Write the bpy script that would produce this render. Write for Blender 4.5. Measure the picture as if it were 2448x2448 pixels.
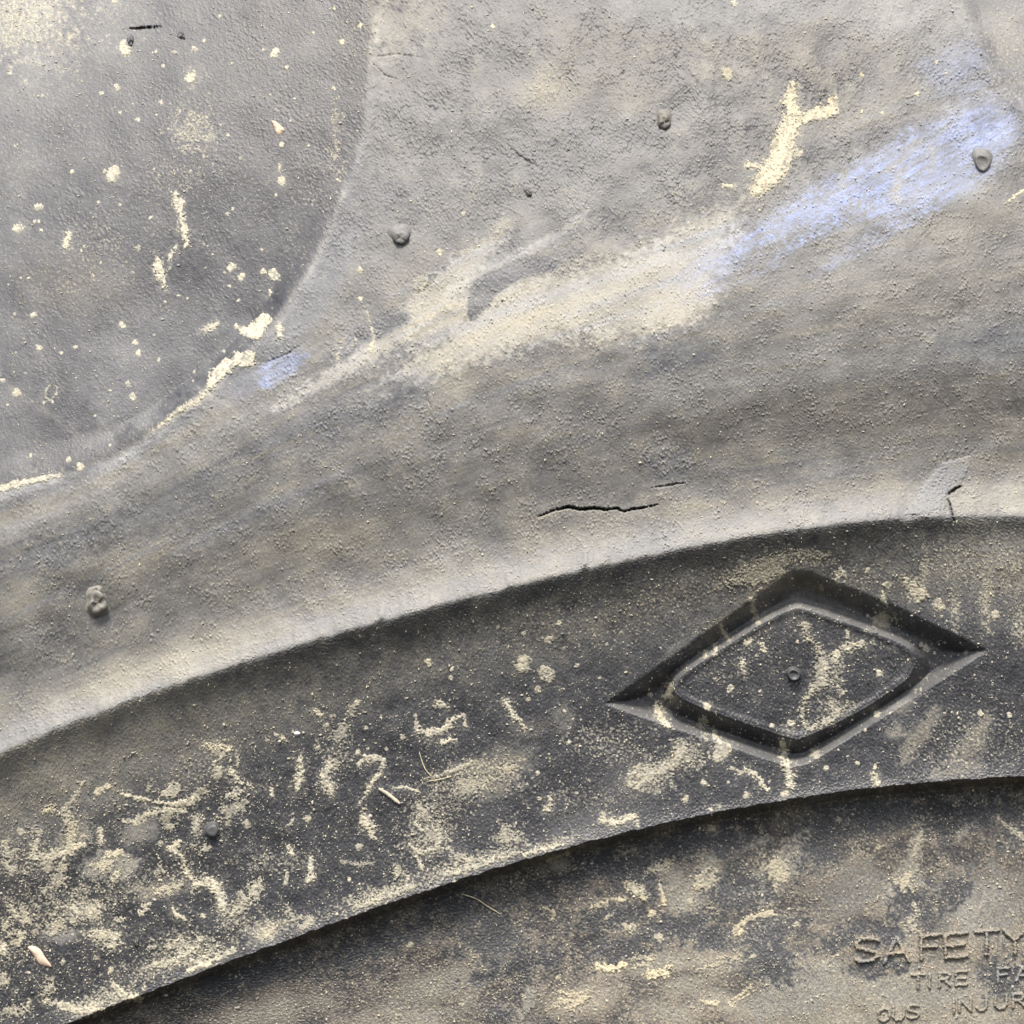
import bpy, math, random
import numpy as np
from mathutils import Vector

for o in list(bpy.data.objects):
    bpy.data.objects.remove(o)
scene = bpy.context.scene
COL = scene.collection
RNG = np.random.default_rng(7)
random.seed(7)

# ------------------------------------------------------------------ camera, sky, sun, exposure
S = 0.186 / 2448.0            # metres of tyre per picture unit (one unit = 0.076 mm)
DIST = 0.50                   # camera to the sidewall
ZC = 1.10                     # height of the camera
cam_d = bpy.data.cameras.new('camera')
cam = bpy.data.objects.new('camera', cam_d)
COL.objects.link(cam)
cam.location = (0, -DIST, ZC)
cam.rotation_euler = (math.radians(90), 0, 0)
cam_d.sensor_width = 36
cam_d.angle = 2 * math.atan(0.093 / DIST)
cam_d.clip_start = 0.01
cam_d.clip_end = 2000
scene.camera = cam

SUN_EL, SUN_AZ = math.radians(60), math.radians(190)
world = bpy.data.worlds.new('World')
scene.world = world
world.use_nodes = True
wn = world.node_tree
sky = wn.nodes.new('ShaderNodeTexSky')
sky.sky_type = 'NISHITA'
sky.sun_disc = False
sky.sun_elevation = SUN_EL
sky.sun_rotation = SUN_AZ
sky.air_density = 1.0
sky.dust_density = 4.0
sky.ozone_density = 0.6
wn.links.new(sky.outputs[0], wn.nodes['Background'].inputs[0])
wn.nodes['Background'].inputs[1].default_value = 0.08
sun_d = bpy.data.lights.new('sun', 'SUN')
sun_d.energy = 1.5
sun_d.angle = math.radians(16)
sun_d.color = (1.0, 0.97, 0.92)
sun = bpy.data.objects.new('sun', sun_d)
COL.objects.link(sun)
sd_ = Vector((math.sin(SUN_AZ) * math.cos(SUN_EL), math.cos(SUN_AZ) * math.cos(SUN_EL), math.sin(SUN_EL)))
sun.rotation_euler = sd_.to_track_quat('Z', 'Y').to_euler()
sun.location = (0, -1, 3)
vs = scene.view_settings
vs.view_transform = 'Standard'
vs.look = 'None'
vs.exposure = 1.6
vs.gamma = 1.0

# ------------------------------------------------------------------ noise fields (periodic, 2 units per cell)
N, C0, CS = 1536, -312.0, 2.0


def fftnoise(lam, bw=0.6, ax=1.0, ay=1.0, seed=0):
    r = np.random.default_rng(seed)
    f = np.fft.rfft2(r.standard_normal((N, N)).astype(np.float32))
    ky = np.fft.fftfreq(N)[:, None] / CS * ay
    kx = np.fft.rfftfreq(N)[None, :] / CS * ax
    k = np.sqrt(kx * kx + ky * ky) + 1e-9
    f *= np.exp(-0.5 * (np.log(k * lam) / bw) ** 2)
    n = np.fft.irfft2(f, s=(N, N)).astype(np.float32)
    return n / n.std()


n6 = fftnoise(8, .7, seed=1)
n12 = fftnoise(14, .9, 0.75, 1.25, seed=2)
n12b = fftnoise(13, .85, seed=12)
n30 = fftnoise(34, .75, seed=3)
n30s = fftnoise(26, .6, .45, 1.4, seed=13)
n80 = fftnoise(90, .8, seed=4)
n200 = fftnoise(220, .6, seed=5)
n500 = fftnoise(560, .5, seed=6)


def samp(f, x, y, mirror=False):
    u = (x - C0) / CS
    v = (y - C0) / CS
    if mirror:
        u = np.abs(u); u = np.where(u > N - 2, 2 * (N - 2) - u, u)
        v = np.abs(v); v = np.where(v > N - 2, 2 * (N - 2) - v, v)
    iu = np.floor(u).astype(np.int32)
    iv = np.floor(v).astype(np.int32)
    fu = (u - iu).astype(np.float32)
    fv = (v - iv).astype(np.float32)
    iu0, iu1, iv0, iv1 = iu % N, (iu + 1) % N, iv % N, (iv + 1) % N
    return (f[iv0, iu0] * (1 - fu) + f[iv0, iu1] * fu) * (1 - fv) + (f[iv1, iu0] * (1 - fu) + f[iv1, iu1] * fu) * fv


def sstep(a, b, x):
    t = np.clip((x - a) / (b - a), 0, 1)
    return t * t * (3 - 2 * t)


def poly_sdf(x, y, P):
    """positive inside the polygon"""
    P = np.asarray(P, float)
    d = np.full(x.shape, 1e18)
    ins = np.zeros(x.shape, bool)
    for i in range(len(P)):
        x0, y0 = P[i]; x1, y1 = P[(i + 1) % len(P)]
        ex, ey = x1 - x0, y1 - y0
        h = np.clip(((x - x0) * ex + (y - y0) * ey) / (ex * ex + ey * ey + 1e-9), 0, 1)
        dx, dy = x - x0 - ex * h, y - y0 - ey * h
        d = np.minimum(d, dx * dx + dy * dy)
        c = ((y0 > y) != (y1 > y))
        xi = x0 + (y - y0) * ex / (ey if abs(ey) > 1e-9 else 1e-9)
        ins ^= c & (x < xi)
    d = np.sqrt(d)
    return np.where(ins, d, -d)


def stroke_sd(x, y, pts):
    """pts: (x, y, half width); positive inside"""
    best = np.full(x.shape, -1e9)
    if len(pts) == 1:
        pts = [pts[0], pts[0]]
    for i in range(len(pts) - 1):
        x0, y0, w0 = pts[i]; x1, y1, w1 = pts[i + 1]
        ex, ey = x1 - x0, y1 - y0
        h = np.clip(((x - x0) * ex + (y - y0) * ey) / (ex * ex + ey * ey + 1e-9), 0, 1)
        d = np.sqrt((x - x0 - ex * h) ** 2 + (y - y0 - ey * h) ** 2)
        best = np.maximum(best, w0 + (w1 - w0) * h - d)
    return best


def smooth_closed(P, k=6):
    P = np.asarray(P, float); n = len(P); out = []
    for i in range(n):
        a, b, c, d = P[(i - 1) % n], P[i], P[(i + 1) % n], P[(i + 2) % n]
        for j in range(k):
            t = j / k
            out.append(0.5 * (2 * b + (c - a) * t + (2 * a - 5 * b + 4 * c - d) * t * t + (3 * b - a - 3 * c + d) * t ** 3))
    return np.array(out)


# ------------------------------------------------------------------ the lines of the tyre (measured)
RIB = np.array([(0, 1799), (169, 1733), (338, 1672), (443, 1632), (519, 1597), (591, 1572), (816, 1516), (917, 1488), (1052, 1450), (1196, 1407), (1399, 1363), (1632, 1313), (1877, 1272), (2075, 1247), (2181, 1236), (2265, 1234), (2448, 1238)], float)
EDG = np.array([(169, 2443), (296, 2396), (431, 2342), (633, 2266), (816, 2200), (985, 2145), (1086, 2105), (1238, 2059), (1357, 2029), (1492, 1991), (1632, 1957), (1822, 1923), (2012, 1894), (2181, 1873), (2350, 1862), (2448, 1856)], float)


def fit_line(P):
    A = np.c_[P, np.ones(len(P))]
    s = np.linalg.lstsq(A, -(P ** 2).sum(1), rcond=None)[0]
    xc, yc = -s[0] / 2, -s[1] / 2
    r2 = xc * xc + yc * yc - s[2]
    res = P[:, 1] - (yc - np.sqrt(r2 - (P[:, 0] - xc) ** 2))
    q = np.polyfit(P[:, 0] / 1000, res, 4)
    lo, hi = P[0, 0], P[-1, 0]
    return lambda x: yc - np.sqrt(np.maximum(r2 - (x - xc) ** 2, 1e4)) + np.polyval(q, np.clip(x, lo, hi) / 1000)


rib = fit_line(RIB)
edg = fit_line(EDG)

GROOVE = [(-2600, -2600), (890, -2600), (889, -300), (888, 0), (884, 80), (876, 200), (863, 320), (840, 400), (818, 446), (781, 552), (739, 637), (679, 734), (622, 812), (560, 868),
          (494, 925), (422, 985), (360, 1034), (290, 1082), (190, 1120), (120, 1142), (0, 1172), (-200, 1228), (-600, 1360), (-2600, 2100)]
GROOVE2 = [(2240, -2600), (2270, -300), (2295, 0), (2310, 30), (2333, 84), (2363, 156), (2392, 190), (2448, 245), (2560, 330), (2800, 440), (3100, 510), (4200, 540), (4200, -2600)]
DIA = smooth_closed([(1449, 1681), (1590, 1582), (1725, 1486), (1894, 1364), (1936, 1367), (2148, 1452), (2357, 1555), (2159, 1681), (1932, 1822), (1888, 1830), (1671, 1758)], 1)
PAD = smooth_closed([(1612, 1648), (1622, 1622), (1671, 1585), (1812, 1495), (1890, 1456), (1925, 1456), (2000, 1480), (2105, 1517), (2165, 1544), (2187, 1575), (2176, 1610), (2150, 1636), (2051, 1701), (1930, 1758), (1893, 1764), (1800, 1733), (1704, 1701), (1634, 1670)], 4)

# profile of the shoulder (t < 0) and of the sidewall under the rib (t > 0)
_t = np.arange(-4000, 4001, 1.0)
_sl = np.interp(_t, [-4000, -1800, -1500, -1000, -760, -600, -430, -250, -150, -85, -40, -14, -4, 2, 10, 26, 60, 110, 200, 330, 450, 560, 4000],
                [0.6, 0.56, 0.48, 0.38, 0.36, 0.28, 0.12, 0.0, 0.03, 0.22, 0.52, 0.60, 0.25, -0.30, -0.62, -0.70, -0.46, -0.26, -0.08, 0.02, 0.06, 0.10, 0.10])
_H = np.cumsum(_sl)
_H -= _H[4000]
_te = np.arange(-400, 4001, 1.0)
_se = np.interp(_te, [-400, -70, -25, -2, 0, 1, 14, 20, 34, 80, 150, 300, 500, 4000], [0, 0.0, 0.12, 0.25, 0, -2.9, -2.9, -1.2, -0.3, 0.02, 0.10, 0.18, 0.16, 0.12])
_HE = np.cumsum(_se)
_HE -= _HE[400]


def relief(x, y, coarse=False, full=False):
    """height toward the viewer; also the part masks"""
    R, E = rib(x), edg(x)
    t, te = (y - R) * 0.95, (y - E) * 0.95
    nick = .5 * samp(n30, x, R) + .12 * samp(n12b, x, R) + 1.5 * samp(n80, x, R) + 9 * np.exp(-((x - 1399) / 7) ** 2) + 7 * np.exp(-((x - 912) / 9) ** 2) - 6 * np.exp(-((x - 2170) / 14) ** 2)
    t = t + nick * np.exp(-(t / 40.0) ** 2)
    te = te + (.8 * samp(n80, x, E) + .5 * samp(n30, x, E) + .10 * samp(n12b, x, E)) * np.exp(-(te / 25.0) ** 2)
    h = np.interp(np.minimum(t, 4000), _t, _H) + 26 * sstep(2050, 2420, x) * sstep(-10, 120, t)
    hE = np.interp((E - R) * 0.95, _t, _H) + 26 * sstep(2050, 2420, x)
    low = te > 0
    h = np.where(low, hE + np.interp(te, _te, _HE), h + np.where(t > 0, np.interp(te, _te, _HE) - _HE[0], 0))
    h = h - np.where(low, _HE[0], 0)
    # tread grooves
    g = np.full(x.shape, -999.0); g2 = g.copy()
    m = t < -300
    wob = 2.5 * samp(n500, x, y) + 1.5 * samp(n200, x, y)
    if m.any():
        g[m] = poly_sdf(x[m], y[m], GROOVE) + wob[m]
        g2[m] = poly_sdf(x[m], y[m], GROOVE2) + wob[m]
    dep = 4 + 32 * sstep(350, 850, y) * (.35 + .65 * sstep(120, 480, x))
    gw = 90 - 50 * sstep(400, 850, y) * sstep(100, 450, x)
    h = h - dep * sstep(-6, gw, g) + 1.6 * np.exp(-((g + 18) / 15.0) ** 2)
    h = h - 26 * sstep(-10, 34, g2) + 3 * np.exp(-((g2 + 18) / 14.0) ** 2)
    # diamond
    d = np.full(x.shape, -999.0); p = d.copy()
    m = (x > 1380) & (x < 2430) & (y > 1300) & (y < 1900)
    if m.any():
        d[m] = poly_sdf(x[m], y[m], DIA)
        p[m] = poly_sdf(x[m], y[m], PAD)
    lo_ = sstep(-26, 26, y - (1681 - (x - 1449) * .1388))
    hd = -62 * sstep(-5, 48 - 20 * lo_, d) * (1 - sstep(-22 - 20 * lo_, 3, p)) - 5 * sstep(-3, 4, p) + 3 * np.exp(-((p - 6) / 7.0) ** 2) * (d > 0)
    h = h + hd
    # surface relief
    up = t < 0
    sc = np.where(up, 1.0, 0.8)
    gro = sstep(-5, 10, np.maximum(g, g2))
    big = 1.2 * samp(n200, x, y) + 0.15 * samp(n80, x, y)
    ch = sstep(-5, 20, d) * (1 - sstep(-20, 0, p))
    a12 = np.where(up, np.where(t > -850, .17, .36) + 0.16 * samp(n200, y, x), 0.42) * (1 - 0.45 * gro) * (1 - 0.6 * ch)
    a12 = np.clip(a12, 0.06, 2)
    rg = samp(n12, x, y); rg = np.where(rg > 0.6, rg * 1.5 - 0.3, rg * 0.6)
    flk = sstep(1.15, 1.7, samp(n12, x, y) + .45 * samp(n80, x + 400, y) + .3 * samp(n200, x, y + 300)) * up * (1 - .7 * gro)
    fine = a12 * (0.75 * rg + 0.25 * samp(n30s, x, y)) + 1.3 * flk * (1 + .5 * samp(n6, x, y)) + np.where(up, (.24 + .13 * np.clip(samp(n200, x + 200, y), -1.5, 2)) * (1 - .45 * gro), .46) * samp(n6, x, y) * (1 - .5 * ch)
    fade = 1.0 if not coarse else 0.3
    h = h + big * sc * (1 - .5 * ch) * (1 - .65 * gro) + fine * fade
    # splits in the rubber
    for pts, dp in CRACKS:
        xs_ = [q[0] for q in pts]; ys_ = [q[1] for q in pts]
        m = (x > min(xs_) - 15) & (x < max(xs_) + 15) & (y > min(ys_) - 15) & (y < max(ys_) + 15)
        if m.any():
            s = stroke_sd(x[m], y[m], pts) - .5 + 1.0 * samp(n12b, x[m], y[m])
            h[m] -= dp * sstep(-1.5, 2.0, s)
    if full:
        return h, dict(t=t, te=te, g=g, g2=g2, d=d, p=p, rg=rg, ch=ch, rise=np.clip(big * .4 + fine, -3, 4))
    return h


CRACKS = [
    ([(1286, 1235, .6), (1323, 1221, 2.0), (1361, 1212, 3.2), (1386, 1218, 3.4), (1424, 1215, 3.4), (1450, 1219, 2.6), (1475, 1215, 2.4), (1492, 1224, 1.6), (1509, 1218, 2.6), (1534, 1215, 2.2), (1575, 1206, .6)], 22),
    ([(1558, 1167, .6), (1600, 1160, 1.8), (1635, 1154, .6)], 14),
    ([(304, 70, .8), (340, 68, 2.8), (384, 64, .8)], 14),
    ([(2266, 1182, 1.5), (2282, 1170, 3.6), (2297, 1162, 1.5)], 18),
    ([(2266, 1194, 1.6), (2270, 1204, 2), (2274, 1222, 2.2), (2281, 1245, 1.5)], 10),
    ([(1877, 1268, 1), (1880, 1300, 1.8), (1884, 1345, 1.6)], 6),
    ([(903, 135, 1), (950, 130, 2), (1010, 138, .6)], 4),
    ([(890, 150, 1), (920, 180, 2.2), (948, 190, .8)], 5),
    ([(1212, 345, 1), (1240, 372, 3), (1285, 400, 2)], 4),
    ([(640, 866, 1), (690, 845, 2.2), (725, 820, 1)], 4),
    ([(1020, 935, 1), (1023, 960, 3), (1030, 974, 1)], 4),
]

# ------------------------------------------------------------------ dirt fields
gy, gx = np.mgrid[0:N, 0:N].astype(np.float32)
PX, PY = gx * CS + C0, gy * CS + C0
del gx, gy
RR, EE = rib(PX), edg(PX)
T = (PY - RR) * 0.95
TE = (PY - EE) * 0.95
G = poly_sdf(PX, PY, GROOVE)
G2 = poly_sdf(PX, PY, GROOVE2)
DD = poly_sdf(PX, PY, DIA)
PP = poly_sdf(PX, PY, PAD)
groove = sstep(-8, 8, G + 4 * n30)
groove2 = sstep(-10, 14, G2 + 5 * n30)
side = sstep(-3, 5, T) * (1 - sstep(-3, 3, TE))
lower = sstep(-2, 3, TE)
upper = 1 - sstep(-3, 3, T)
streak = samp(n30, PX * 0.14, T * 0.9 + 40)
streak2 = samp(n80, PX * 0.2, T + 300)
streak3 = samp(n12b, PX * 0.10 + 50, T * 0.8 + 90)

FLOWX = [-700, -40, 200, 400, 620, 850, 1100, 1400, 1700, 2100, 2448, 3200]
FLOWY = [1420, 1212, 1128, 1010, 872, 742, 622, 505, 405, 260, 160, -60]
VV = (PY - np.interp(PX, FLOWX, FLOWY)) / np.maximum(RR - np.interp(PX, FLOWX, FLOWY), 200)
flow1 = samp(n30, PX * .07 + 700, VV * 900)
flow2 = samp(n80, PX * .12 + 200, VV * 1000)
flow3 = samp(n12b, PX * .05 + 900, VV * 800)
inflow = sstep(-.10, .04, VV)
film = np.zeros((N, N), np.float32)
warm = np.zeros((N, N), np.float32)
mud = np.zeros((N, N), np.float32)
blue = np.zeros((N, N), np.float32)

block = upper * (1 - groove)
sh = sstep(-950, -650, T)          # 0 on the tread block, 1 on the shoulder roll
film += groove * (0.115 + .115 * (1 - sstep(200, 700, PX + .5 * PY)) + 0.015 * n80 + 0.025 * n200 + 0.015 * n30)  # paler toward the top left: light falloff painted into the film
warm += groove * (0.06 + 0.05 * n200)
film += block * ((0.295 * (1 - sh) + 0.355 * sh) + (.009 + .022 * (1 - sh)) * n80 + (.017 + .03 * (1 - sh)) * n200 + .02 * (1 - sh) * n12b + 0.02 * n30 + sh * inflow * (0.014 * flow1 + 0.020 * flow2 + 0.016 * flow3))
warm += block * (0.36 + 0.30 * sh + 0.06 * n200 + 0.04 * n80 + 0.08 * flow2 * sh)
film += block * (0.13 * sstep(-120, -15, T) + .05 * sstep(-260, -60, T))  # rib lip paler: its highlight is painted into the film
warm -= block * 0.30 * sstep(-80, -10, T)  # and cooler, as part of the painted lip highlight
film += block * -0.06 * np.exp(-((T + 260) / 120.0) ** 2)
film += block * .11 * (1 - sstep(0, 420, PY)) * sstep(1000, 1500, PX)  # top right of the block brightened: painted light gradient
# sidewall: a worn dusty fillet under the rib, then dark rubber
fil = np.interp(T, [0, 6, 20, 60, 130, 230, 330, 700], [.40, .28, .26, .29, .28, .10, .04, .035]).astype(np.float32)
leftd = 1 - sstep(100, 900, PX)
film += side * (fil * (1 + .10 * n80 + .06 * n30 + .08 * n12b) + leftd * (0.30 * (1 - sstep(60, 330, T)) + .10 * (1 - sstep(40, 150, T))) + 0.012 * n80 + 0.018 * n12b)
rightd = sstep(2050, 2400, PX)
film += side * rightd * 0.16 * (1 - sstep(120, 330, T)) * (1 + .3 * n30)
warm += side * (0.15 + .45 * (1 - sstep(120, 260, T)) + 0.25 * leftd + 0.12 * n80)
# lower panel: brown film in cloudy patches, with shade painted in
cloud = 0.55 * n80 + 0.65 * n200 + 0.40 * n30 + 0.25 * n12b
lowf = 0.065 + .04 * sstep(300, 1200, PX) + (.05 + 0.24 * sstep(500, 1900, PX)) * sstep(0, 480, TE) + 0.02 * leftd  # thinner toward the left, painting that shaded end darker
film += lower * np.clip(lowf - .05 + 0.15 * np.tanh(1.7 * cloud + .6 * n12b + .5 * n6) + .035 * n12b + .03 * n6, 0.04, 0.8)
film += lower * .04 * (1 - sstep(20, 110, TE)) * (1 + .3 * n30)  # brown film under the edge, painted paler to lift its shadow
warm += lower * (1.28 + .3 * (1 - sstep(300, 1500, PX)) + 0.08 * n80)


def win(pts, pad):
    xs = [p[0] for p in pts]; ys = [p[1] for p in pts]
    a = int(max(0, (min(xs) - pad - C0) / CS)); b = int(min(N, (max(xs) + pad - C0) / CS + 2))
    c = int(max(0, (min(ys) - pad - C0) / CS)); d = int(min(N, (max(ys) + pad - C0) / CS + 2))
    return (slice(c, d), slice(a, b))


def soft_poly(pts, feather, edge=8, dfilm=0, warmto=None, dblue=0, dmud=0, lift=None):
    w = win(pts, feather * 2 + edge * 3)
    s = poly_sdf(PX[w], PY[w], smooth_closed(pts, 4)) + edge * (0.6 * n30[w] + 0.5 * n80[w] + 0.35 * n12b[w])
    m = sstep(-feather, feather, s).astype(np.float32)
    apply(w, m, dfilm, warmto, dblue, dmud, lift)


def soft_stroke(pts, feather, edge=4, dfilm=0, warmto=None, dblue=0, dmud=0, lift=None):
    w = win(pts, max(p[2] for p in pts) + feather * 2 + edge * 3)
    s = stroke_sd(PX[w], PY[w], pts) + edge * (0.6 * n30[w] + 0.5 * n12b[w])
    m = sstep(-feather, feather, s).astype(np.float32)
    apply(w, m, dfilm, warmto, dblue, dmud, lift)


def soft_blob(x, y, rx, ry, feather=.5, ang=0, **k):
    pad = 1.8 * max(rx, ry)
    w = win([(x, y)], pad)
    c, s_ = math.cos(ang), math.sin(ang)
    ux, uy = PX[w] - x, PY[w] - y
    q = np.sqrt(((ux * c + uy * s_) / rx) ** 2 + ((-ux * s_ + uy * c) / ry) ** 2)
    q = q + 0.20 * n30[w] + 0.16 * n80[w] + .15 * n12b[w] + .05 * n6[w]
    m = (1 - sstep(1 - feather, 1 + feather, q)).astype(np.float32)
    apply(w, m, k.get('dfilm', 0), k.get('warmto'), k.get('dblue', 0), k.get('dmud', 0), k.get('lift'))


def apply(w, m, dfilm, warmto, dblue, dmud, lift):
    if lift is not None:
        film[w] = film[w] * (1 - m) + lift * m * (1 + .10 * n30[w] + .13 * n12b[w] + .09 * n6[w])
    film[w] += dfilm * m
    if warmto is not None:
        warm[w] += (warmto - warm[w]) * m
    blue[w] += dblue * m
    if dmud:
        mud[w] = np.maximum(mud[w], dmud * m)


def specks(x, y, rx, ry, dens, ang=0, amt=.8, field=None):
    """sand caught on the grain of the rubber"""
    w = win([(x, y)], 1.5 * max(rx, ry))
    c, s_ = math.cos(ang), math.sin(ang)
    ux, uy = PX[w] - x, PY[w] - y
    q = np.sqrt(((ux * c + uy * s_) / rx) ** 2 + ((-ux * s_ + uy * c) / ry) ** 2) + .25 * n30[w] + .2 * n80[w]
    d = dens * (1 - sstep(.35, 1.25, q))
    thr = 1.9 - 2.2 * d
    m = sstep(thr, thr + .5, .8 * n6[w] + .6 * n12b[w]) * sstep(0.02, .12, d)
    mud[w] = np.maximum(mud[w], amt * m)


A30 = math.radians(-30)
# tread block
soft_poly([(893, -60), (1090, -60), (1050, 50), (1000, 105), (905, 125)], 30, 14, dfilm=.13, warmto=.75)
soft_blob(952, 196, 62, 46, .35, dfilm=.10, warmto=.55)
soft_blob(1310, 215, 70, 60, .5, dfilm=.14, warmto=.95)
soft_blob(1330, 200, 36, 26, .5, dfilm=.12, warmto=.95)
soft_blob(925, 455, 95, 38, .5, warmto=.05, dfilm=.02)
soft_blob(1250, 385, 120, 34, .5, ang=.3, warmto=.15)
soft_blob(1480, 300, 120, 60, .6, warmto=.2, dfilm=.04)
soft_blob(1560, 110, 160, 50, .6, warmto=.9, dfilm=-.05)
soft_blob(1930, 120, 270, 72, .7, warmto=1.0, dfilm=-.13)
soft_blob(1400, 100, 200, 70, .7, warmto=.95, dfilm=-.10)
soft_blob(1480, 220, 130, 60, .7, warmto=.8, dfilm=-.06)
soft_blob(1130, 190, 120, 60, .7, warmto=.6, dfilm=-.05)
soft_blob(1850, 230, 120, 60, .7, warmto=.7, dfilm=-.08)
soft_blob(1990, 200, 70, 70, .6, warmto=.95, dfilm=-.07)
soft_blob(1700, 30, 220, 50, .6, warmto=.2, dfilm=.08)
soft_blob(2190, 40, 200, 90, .7, warmto=.35, dfilm=.16)
soft_blob(2130, 600, 260, 110, .7, ang=-.4, warmto=.5, dfilm=.10)
soft_blob(1740, 380, 110, 120, .6, warmto=.6, dfilm=-.11)
soft_blob(2010, 350, 90, 30, .4, ang=A30, warmto=.4, dfilm=-.10)
soft_blob(2190, 215, 90, 40, .5, ang=A30, warmto=.7, dfilm=.06)
soft_blob(2050, 300, 100, 26, .5, ang=-.2, warmto=.8, dfilm=.10)
soft_blob(1150, 330, 160, 70, .6, warmto=.35, dfilm=-.05)
soft_blob(1000, 340, 90, 90, .6, warmto=.4, dfilm=-.04)
soft_blob(1500, 470, 130, 40, .6, ang=-.3, warmto=.3, dfilm=-.05)
soft_blob(1180, 90, 160, 60, .6, warmto=.5, dfilm=-.06)
for k in range(7):   # faint vertical wash marks on the block
    xx = 1520 + 40 * k + random.uniform(-15, 15)
    soft_stroke([(xx, 10, 4), (xx + 6, 120, 5), (xx + 2, 230, 3)], 9, 2, dfilm=random.uniform(-.05, .04))
# shoulder
soft_poly([(930, 900), (1020, 830), (1110, 770), (1190, 712), (1300, 668), (1480, 616), (1640, 540), (1760, 490), (1740, 610), (1680, 740), (1560, 790), (1350, 810), (1230, 835), (1120, 870), (1020, 900)], 30, 16, dfilm=.48, warmto=.72)
for k in range(46):
    x0 = random.uniform(820, 1560); y0 = np.interp(x0, [820, 1110, 1300, 1560], [900, 760, 670, 590]) + random.uniform(-20, 130)
    L = random.uniform(80, 330); sl = random.uniform(.30, .62); w_ = random.choice([1.5, 2.5, 4, 8, 12])
    soft_stroke([(x0, y0, 1), (x0 + L * .5, y0 - L * sl * .5 - 4, w_), (x0 + L, y0 - L * sl, 1)], 3 + w_ * .7, 3, dfilm=random.choice([-.05, .08, .12, .15]), warmto=random.choice([None, .4, .8]))
soft_blob(1230, 750, 150, 50, .6, ang=-.25, dfilm=.14, warmto=.95)
soft_blob(1560, 690, 120, 60, .5, ang=-.3, dfilm=.06, warmto=.75)
soft_stroke([(1212, 530, 16), (1178, 583, 20), (1112, 634, 30), (1048, 697, 36), (960, 785, 30), (860, 860, 22), (760, 920, 14), (660, 975, 6)], 8, 9, dfilm=.42, warmto=.78)
soft_stroke([(1400, 510, 8), (1344, 553, 9), (1259, 604, 11), (1175, 646, 16), (1090, 710, 30)], 5, 4, dfilm=.32, warmto=.45)
soft_stroke([(1000, 800, 34), (1080, 750, 44), (1130, 790, 30)], 18, 8, dfilm=.16, warmto=.95)
soft_poly([(1122, 768), (1124, 693), (1145, 663), (1217, 627), (1290, 608), (1335, 636), (1290, 656), (1240, 668), (1188, 703), (1171, 731)], 3, 3, lift=.21, warmto=.05)
soft_poly([(838, 806), (860, 782), (930, 750), (974, 745), (972, 770), (930, 796), (880, 818)], 9, 5, lift=.18, warmto=-.2)
soft_blob(830, 830, 60, 22, .5, ang=-.5, dfilm=-.08, warmto=.0)
soft_blob(1610, 862, 75, 42, .7, ang=-.4, dfilm=-.05, warmto=-.1)
soft_blob(1080, 905, 60, 44, .4, dfilm=.13, warmto=1.0)
soft_blob(960, 940, 80, 40, .8, ang=-.3, dfilm=-.04, warmto=.2)
soft_blob(820, 1000, 120, 40, .6, ang=-.35, dfilm=-.05, warmto=.2)
soft_blob(330, 1235, 220, 36, .6, ang=-.3, dfilm=-.05, warmto=.15)
soft_blob(120, 1320, 160, 40, .6, ang=-.3, dfilm=-.07, warmto=.15)
soft_stroke([(-40, 1265, 26), (169, 1190, 22), (290, 1120, 24), (390, 1065, 16), (450, 1030, 6)], 14, 5, dfilm=.10, warmto=1.0)
soft_stroke([(60, 1240, 10), (169, 1205, 12), (310, 1155, 14)], 9, 5, dfilm=.03, warmto=1.15)
soft_stroke([(-60, 1212, 30), (150, 1150, 20), (330, 1075, 16)], 14, 4, dfilm=.05, warmto=.05)
soft_stroke([(520, 1010, 10), (700, 940, 16), (880, 860, 12)], 10, 4, dfilm=.06, warmto=.95)
soft_poly([(2700, 880), (2390, 889), (2200, 902), (1900, 937), (1632, 978), (1500, 1000), (1632, 880), (1900, 820), (2200, 760), (2700, 700)], 12, 6, dfilm=.03, warmto=.45)
soft_poly([(2700, 900), (2390, 893), (2200, 906), (1900, 941), (1632, 982), (1500, 1010), (1632, 1080), (1900, 1060), (2200, 1040), (2700, 1040)], 16, 8, dfilm=-.05, warmto=.92)
soft_blob(2260, 700, 220, 70, .6, ang=-.25, dfilm=-.04, warmto=.75)
soft_blob(2380, 820, 120, 40, .6, ang=-.1, dfilm=-.05, warmto=.0)
soft_blob(2290, 545, 100, 40, .7, ang=-.2, dfilm=-.05, warmto=.8)
soft_blob(2430, 420, 60, 60, .6, dfilm=-.06, warmto=.6)
soft_poly([(2257, 1099), (2291, 1095), (2316, 1086), (2326, 1103), (2299, 1154), (2270, 1179), (2265, 1213), (2194, 1236), (2151, 1232), (2194, 1188), (2211, 1154), (2238, 1118)], 4, 4, dfilm=.10, warmto=.15)
soft_poly([(2300, 1150), (2340, 1150), (2460, 1160), (2700, 1160), (2700, 1225), (2450, 1225), (2280, 1222), (2270, 1185)], 10, 6, dfilm=.08, warmto=.7)
for cx_, cy_, rr_s, q0, q1, am in [(1600, 1108, 52, 3.4, 6.6, .10), (1310, 1078, 44, 3.0, 6.9, .08), (1660, 745, 76, 4.2, 6.8, .12), (1640, 1100, 34, 0, 3.4, -.06), (1010, 650, 20, 0, 6.2, .10), (560, 1390, 60, 2.2, 3.6, .07), (1290, 1020, 26, .4, 2.4, .10), (2290, 620, 70, 2, 3, .07)]:
    soft_stroke([(cx_ + rr_s * math.cos(q), cy_ + .8 * rr_s * math.sin(q), 2.2) for q in np.linspace(q0, q1, 9)], 3, 2, dfilm=am, warmto=.5)
soft_blob(1640, 745, 72, 58, .15, dfilm=.06, warmto=.95)
soft_blob(1600, 1108, 48, 36, .2, dfilm=-.03, warmto=.2)
soft_blob(46, 1450, 44, 60, .6, dfilm=.13, warmto=1.0)
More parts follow.
